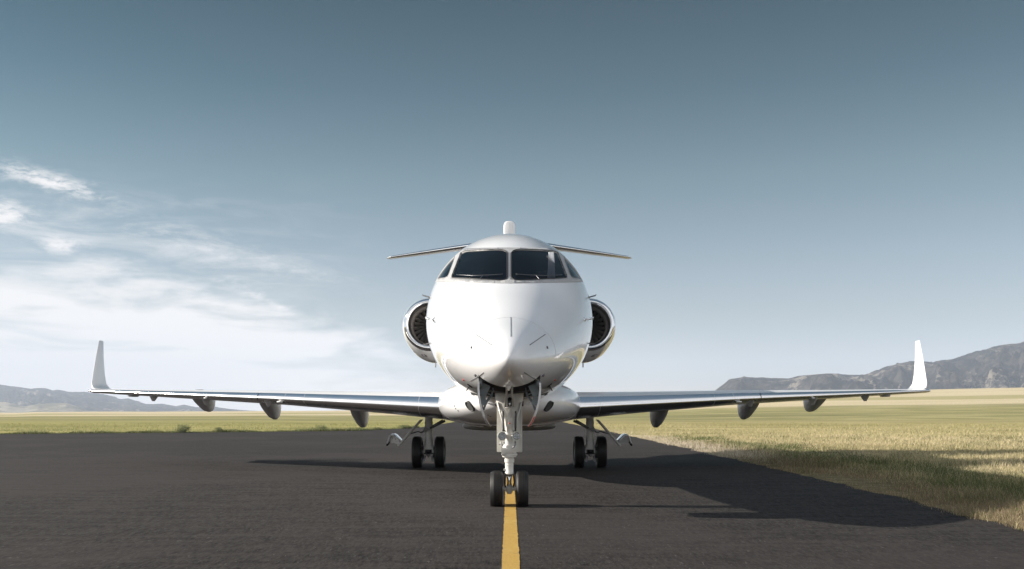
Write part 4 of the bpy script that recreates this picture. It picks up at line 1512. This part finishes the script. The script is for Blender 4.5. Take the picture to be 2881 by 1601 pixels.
    for dd, q in ((-0.24, 0.0), (-0.23, 0.35), (-0.12, 0.85), (0.05, 1.0), (0.25, 0.9)):
        ringz.append([P(f_(1110 + (x - 1110) * (0.93 + 0.07 * q)), 1248 + (y - 1248) * (0.88 + 0.12 * q), MD) + Vector((0, dd, 0)) for x, y in hump])
    mb.ring_loft(ringz, False, False, closed=False)
    hd = mb.build('door_fairing', 'paint', main_gear)
    so = hd.modifiers.new('thick', 'SOLIDIFY'); so.thickness = 0.022
    mb = MB()
    mb.prism([P(f_(x), y, MD - 0.20) for x, y in [(1124.5, 1254), (1130, 1245), (1126, 1236), (1117, 1230), (1113, 1238), (1109, 1230), (1103, 1236), (1099, 1246), (1108, 1246.5), (1116, 1249)]], (0, 0, 0), (0, 0.02, 0))
    mb.build('fairing_web', 'gear_grey' if s > 0 else 'gear_white', main_gear, smooth=False)
    MB().tube([P(f_(1095), 1243, MD - 0.18), P(f_(1090.5), 1250, MD - 0.16), P(f_(1088.5), 1253.5, MD - 0.15)], [0.022, 0.026, 0.020], 10).build('door_roller', 'dark', main_gear)


for o_ in bpy.data.objects:
    if o_.type == 'MESH' and o_.name.startswith('tyre'):
        for v in o_.data.vertices:                      # a slightly squashed contact patch
            v.co.z -= 0.010
            if v.co.z < 0.0135:
                v.co.z = 0.0135

# ------------------------------------------------------------------ grass and weeds
def vnoise(x, y, seed=0):
    xi, yi = np.floor(x).astype(np.int64), np.floor(y).astype(np.int64)
    xf, yf = x - xi, y - yi
    def h(a, b):
        n = (a * 374761393 + b * 668265263 + seed * 974634777) & 0x7fffffff
        n = ((n ^ (n >> 13)) * 1274126177) & 0x7fffffff
        return ((n ^ (n >> 16)) & 0xffff) / 65535.0
    u, v = xf * xf * (3 - 2 * xf), yf * yf * (3 - 2 * yf)
    return (h(xi, yi) * (1 - u) + h(xi + 1, yi) * u) * (1 - v) + (h(xi, yi + 1) * (1 - u) + h(xi + 1, yi + 1) * u) * v


def fnoise(x, y, seed=0, o=4):
    r, a, t_ = 0, 0.5, 0
    for k in range(o):
        r = r + a * vnoise(x * 2 ** k, y * 2 ** k, seed + k); t_ += a; a *= 0.55
    return r / t_


def blades(name, x, y, z0, h, w, lean, colr, mat, kind='stuff', **kw):
    n = len(x)
    th = rng.uniform(0, 2 * math.pi, n)
    dx, dy = np.cos(th), np.sin(th)
    la = rng.uniform(0, 2 * math.pi, n)
    lx, ly = np.cos(la) * lean * h, np.sin(la) * lean * h
    v = np.zeros((n, 5, 3), np.float32)
    for k, (f, sw, fl) in enumerate(((0, -1, 0), (0, 1, 0), (0.55, -0.75, 0.30), (0.55, 0.75, 0.30), (1.0, 0, 1.0))):
        v[:, k, 0] = x + dx * w * 0.5 * sw + lx * fl
        v[:, k, 1] = y + dy * w * 0.5 * sw + ly * fl
        v[:, k, 2] = z0 + h * f * (1 - 0.25 * fl * lean)
    base_i = (np.arange(n) * 5)[:, None]
    tri = (base_i + np.array([0, 1, 3, 0, 3, 2, 2, 3, 4])[None]).ravel().astype(np.int32)
    me = bpy.data.meshes.new(name)
    me.vertices.add(n * 5)
    me.vertices.foreach_set('co', v.ravel())
    me.loops.add(n * 9)
    me.loops.foreach_set('vertex_index', tri)
    me.polygons.add(n * 3)
    me.polygons.foreach_set('loop_start', np.arange(0, n * 9, 3, dtype=np.int32))
    me.polygons.foreach_set('loop_total', np.full(n * 3, 3, np.int32))
    ca = me.color_attributes.new('col', 'FLOAT_COLOR', 'POINT')
    cc = np.ones((n, 5, 4), np.float32)
    cc[:, :, :3] = colr[:, None, :]
    ca.data.foreach_set('color', cc.ravel())
    me.update(calc_edges=True)
    me.validate()
    return link(name, me, mat, kind=kind, smooth=False, **kw)


re_y = np.linspace(-20, 420, 4401)
re_x = np.array([right_edge(q) for q in re_y])
le_x = np.array([left_edge(q) for q in re_y])
NB = 400000
Y = np.exp(rng.uniform(math.log(6.5), math.log(118), NB))
TX = rng.uniform(-0.66, 0.68, NB)
X = TX * Y
# a denser sward on the near verge to the right
N2 = 330000
Y2 = np.exp(rng.uniform(math.log(6.5), math.log(46), N2))
X2 = np.interp(Y2, re_y, re_x) - 0.1 + (0.66 * Y2 - 4.0).clip(1.0, 14.0) * rng.uniform(0, 1, N2)
X, Y = np.concatenate([X, X2]), np.concatenate([Y, Y2])
NB = NB + N2
er, el_ = np.interp(Y, re_y, re_x), np.interp(Y, re_y, le_x)
dr = X - er
dl = el_ - X
keep = (dr > -0.22 * rng.uniform(0, 1, NB) ** 3) | (dl > -0.2 * rng.uniform(0, 1, NB) ** 3)
thin = fnoise(X * 1.3, Y * 1.3, 11)
keep &= ~((dr > 0) & (dr < 0.7) & (thin < 0.36) & (rng.uniform(0, 1, NB) < 0.5))
X, Y, dr, dl = X[keep], Y[keep], dr[keep], dl[keep]
n = len(X)
rightside = dr > -0.3
cl = fnoise(X * 0.9, Y * 0.9, 3)
cl2 = fnoise(X * 0.16, Y * 0.30, 5)
u = rng.uniform(0, 1, (n, 1))
straw = np.array([0.64, 0.545, 0.345]) * (0.72 + 0.5 * u)
tan_ = np.array([0.36, 0.275, 0.185]) * (0.65 + 0.5 * u)
grn = np.array([0.135, 0.165, 0.065]) * (0.6 + 0.8 * u)
yel = np.array([0.50, 0.45, 0.20]) * (0.7 + 0.5 * u)
band = np.exp(-((dr - 2.6 - 1.1 * (cl2 - 0.5) * 4) / 1.1) ** 2) * sstep(60, 30, Y)
pg = np.clip(0.02 + sstep(0.55, 0.75, cl) * 0.40 + sstep(0.56, 0.70, cl2) * 0.20 + band * 0.70, 0, 0.9)
pt = sstep(2.8, 0.6, dr) * 0.85 * sstep(45, 25, Y)
pgl = np.clip(0.12 + sstep(0.42, 0.66, cl) * 0.5 + 0.75 * sstep(3.0, 0.6, dl), 0, 0.92)
rnd = rng.uniform(0, 1, n)
colr = np.where((rnd < pg)[:, None], grn, np.where((rng.uniform(0, 1, n) < pt)[:, None], tan_, np.where((cl2 > 0.55)[:, None], straw, straw * 0.75 + yel * 0.25)))
coll = np.where((rnd < pgl)[:, None], grn * 1.5, np.where((cl2 > 0.60)[:, None], straw * 0.8 + yel * 0.2, yel))
pale = (rng.uniform(0, 1, n) < sstep(2.0, 0.4, dr + 0.8 * (cl - 0.5)) * sstep(19, 27, Y) * 0.9) & rightside
colr = np.where(pale[:, None], np.array([0.66, 0.575, 0.455]) * (0.75 + 0.4 * u), colr)
dry = sstep(0.50, 0.66, fnoise(X * 0.07, Y * 0.10, 31))[:, None]
colr = colr * (1 - 0.35 * dry) + colr * np.array([0.62, 0.62, 0.50]) * 0.35 * dry
colr = np.where(rightside[:, None], colr, coll)
h = (0.05 + 0.15 * rng.uniform(0, 1, n) ** 2.2) * (0.30 + 1.35 * sstep(0.25, 0.75, cl)) * (0.6 + 0.8 * cl2)
h *= np.where(rightside, 0.50 + 0.28 * sstep(0, 1.2, dr), 0.75) * sstep(118, 80, Y)
far_mix = sstep(36, 100, Y)[:, None] * 0.9
colr = colr * (1 - far_mix) + (np.array([0.36, 0.345, 0.145]) * (0.8 + 0.4 * rng.uniform(0, 1, (n, 1)))) * far_mix
w = np.maximum(0.0035, Y * 0.00028) * rng.uniform(0.7, 1.4, n)
z0 = terrain(X, Y) - 0.01
blades('grass', X, Y, z0, h, w, rng.uniform(0.15, 0.95, n), colr.astype(np.float32), 'grass', label='dry and green field grass beside the taxiway', cat='grass')

# low dark weeds along the far left edge of the tarmac
qy = np.concatenate([np.linspace(44.55, 48.9, 60), np.linspace(48.9, 70, 120)])
qx = np.array([left_edge(q) for q in qy])
seg = np.concatenate([[0], np.cumsum(np.hypot(np.diff(qx), np.diff(qy)))])
n = 42000
sl = rng.uniform(0, seg[-1], n)
cl = fnoise(sl * 0.35, sl * 0 + 3.3, 21)
bx, by = np.interp(sl, seg, qx), np.interp(sl, seg, qy)
offy = rng.exponential(0.45, n) * (0.4 + 1.6 * cl)
x, y = bx - 0.25 * offy, by + offy
u = rng.uniform(0, 1, (n, 1))
cw_ = np.where((rng.uniform(0, 1, n) < 0.72)[:, None], np.array([0.15, 0.18, 0.075]) * (0.5 + 0.9 * u), np.array([0.36, 0.33, 0.17]) * (0.6 + 0.6 * u))
hh = (0.05 + 0.28 * rng.uniform(0, 1, n) ** 2) * sstep(0.25, 0.75, cl)
blades('roadside_weeds', x, y, terrain(x, y) - 0.01, hh + 0.03, rng.uniform(0.015, 0.045, n), rng.uniform(0.2, 1.2, n), cw_.astype(np.float32), 'leaf', label='low dark green weeds along the far left tarmac edge', cat='weeds')


def bush(px, py, d, wd, ht, nlf, label, seed):
    r = np.random.default_rng(seed)
    X0 = (px - PX0) / FPX * d
    root = bpy.data.objects.new('bush', None)
    col.objects.link(root)
    zg = float(terrain(X0, d))
    root.location = (X0, d, zg)
    root['label'], root['category'], root['group'] = label, 'bush', 'bushes on the far left tarmac edge'
    mb = MB()
    tips = []
    for k in range(16):
        a, e = r.uniform(0, 2 * math.pi), r.uniform(0.35, 1.0)
        tip = Vector((X0 + math.cos(a) * wd * 0.45 * (1 - e * 0.55), d + math.sin(a) * wd * 0.4 * (1 - e * 0.5), zg + ht * e))
        mid_ = Vector((X0, d, zg)).lerp(tip, 0.5) + Vector((0, 0, ht * 0.06))
        mb.tube([(X0, d, zg - 0.02), mid_, tip], [0.012, 0.008, 0.003], 5)
        tips += [tip, mid_, tip.lerp(mid_, 0.5)]
    mb.build('stems', 'bay_green', root)
    c = np.array([tips[i % len(tips)] for i in range(nlf)]) + r.normal(0, 1, (nlf, 3)) * np.array([wd * 0.12, wd * 0.12, ht * 0.12])
    c[:, 2] = np.maximum(c[:, 2], zg + 0.02)
    uu = r.uniform(0, 1, (nlf, 1))
    cc = np.array([0.27, 0.29, 0.14]) * (0.65 + 0.7 * uu)
    o = blades('leaves', c[:, 0], c[:, 1], c[:, 2], r.uniform(0.03, 0.08, nlf), r.uniform(0.02, 0.04, nlf), r.uniform(0.3, 1.6, nlf), cc.astype(np.float32), 'leaf', kind=None)
    o.parent = root
    o.matrix_parent_inverse = world_of(root).inverted()


bush(517, 1214, 52.6, 1.0, 0.40, 1100, 'largest round bush on the tarmac edge below the left outer flap fairing', 1)
bush(617, 1214, 53.6, 0.5, 0.26, 500, 'small bush just right of the largest roadside bush', 2)
bush(905, 1206, 60.0, 0.9, 0.28, 700, 'low spreading bush on tarmac edge near the innermost left flap fairing', 4)

# ------------------------------------------------------------------ air
hz = MB()
hz.box((0, 0, 215), (17600, 17600, 530))
m = bpy.data.materials.new('haze_air')
m.use_nodes = True
t = m.node_tree
t.nodes.clear()
pv = N(t, 'ShaderNodeVolumePrincipled')
pv.inputs['Color'].default_value = (0.68, 0.79, 1.0, 1)
pv.inputs['Density'].default_value = 1.0e-4
pv.inputs['Anisotropy'].default_value = 0.0
ou = N(t, 'ShaderNodeOutputMaterial')
L(t, pv.outputs[0], ou.inputs['Volume'])
M['haze'] = m
hz.build('haze', 'haze', None, kind='stuff', smooth=False)
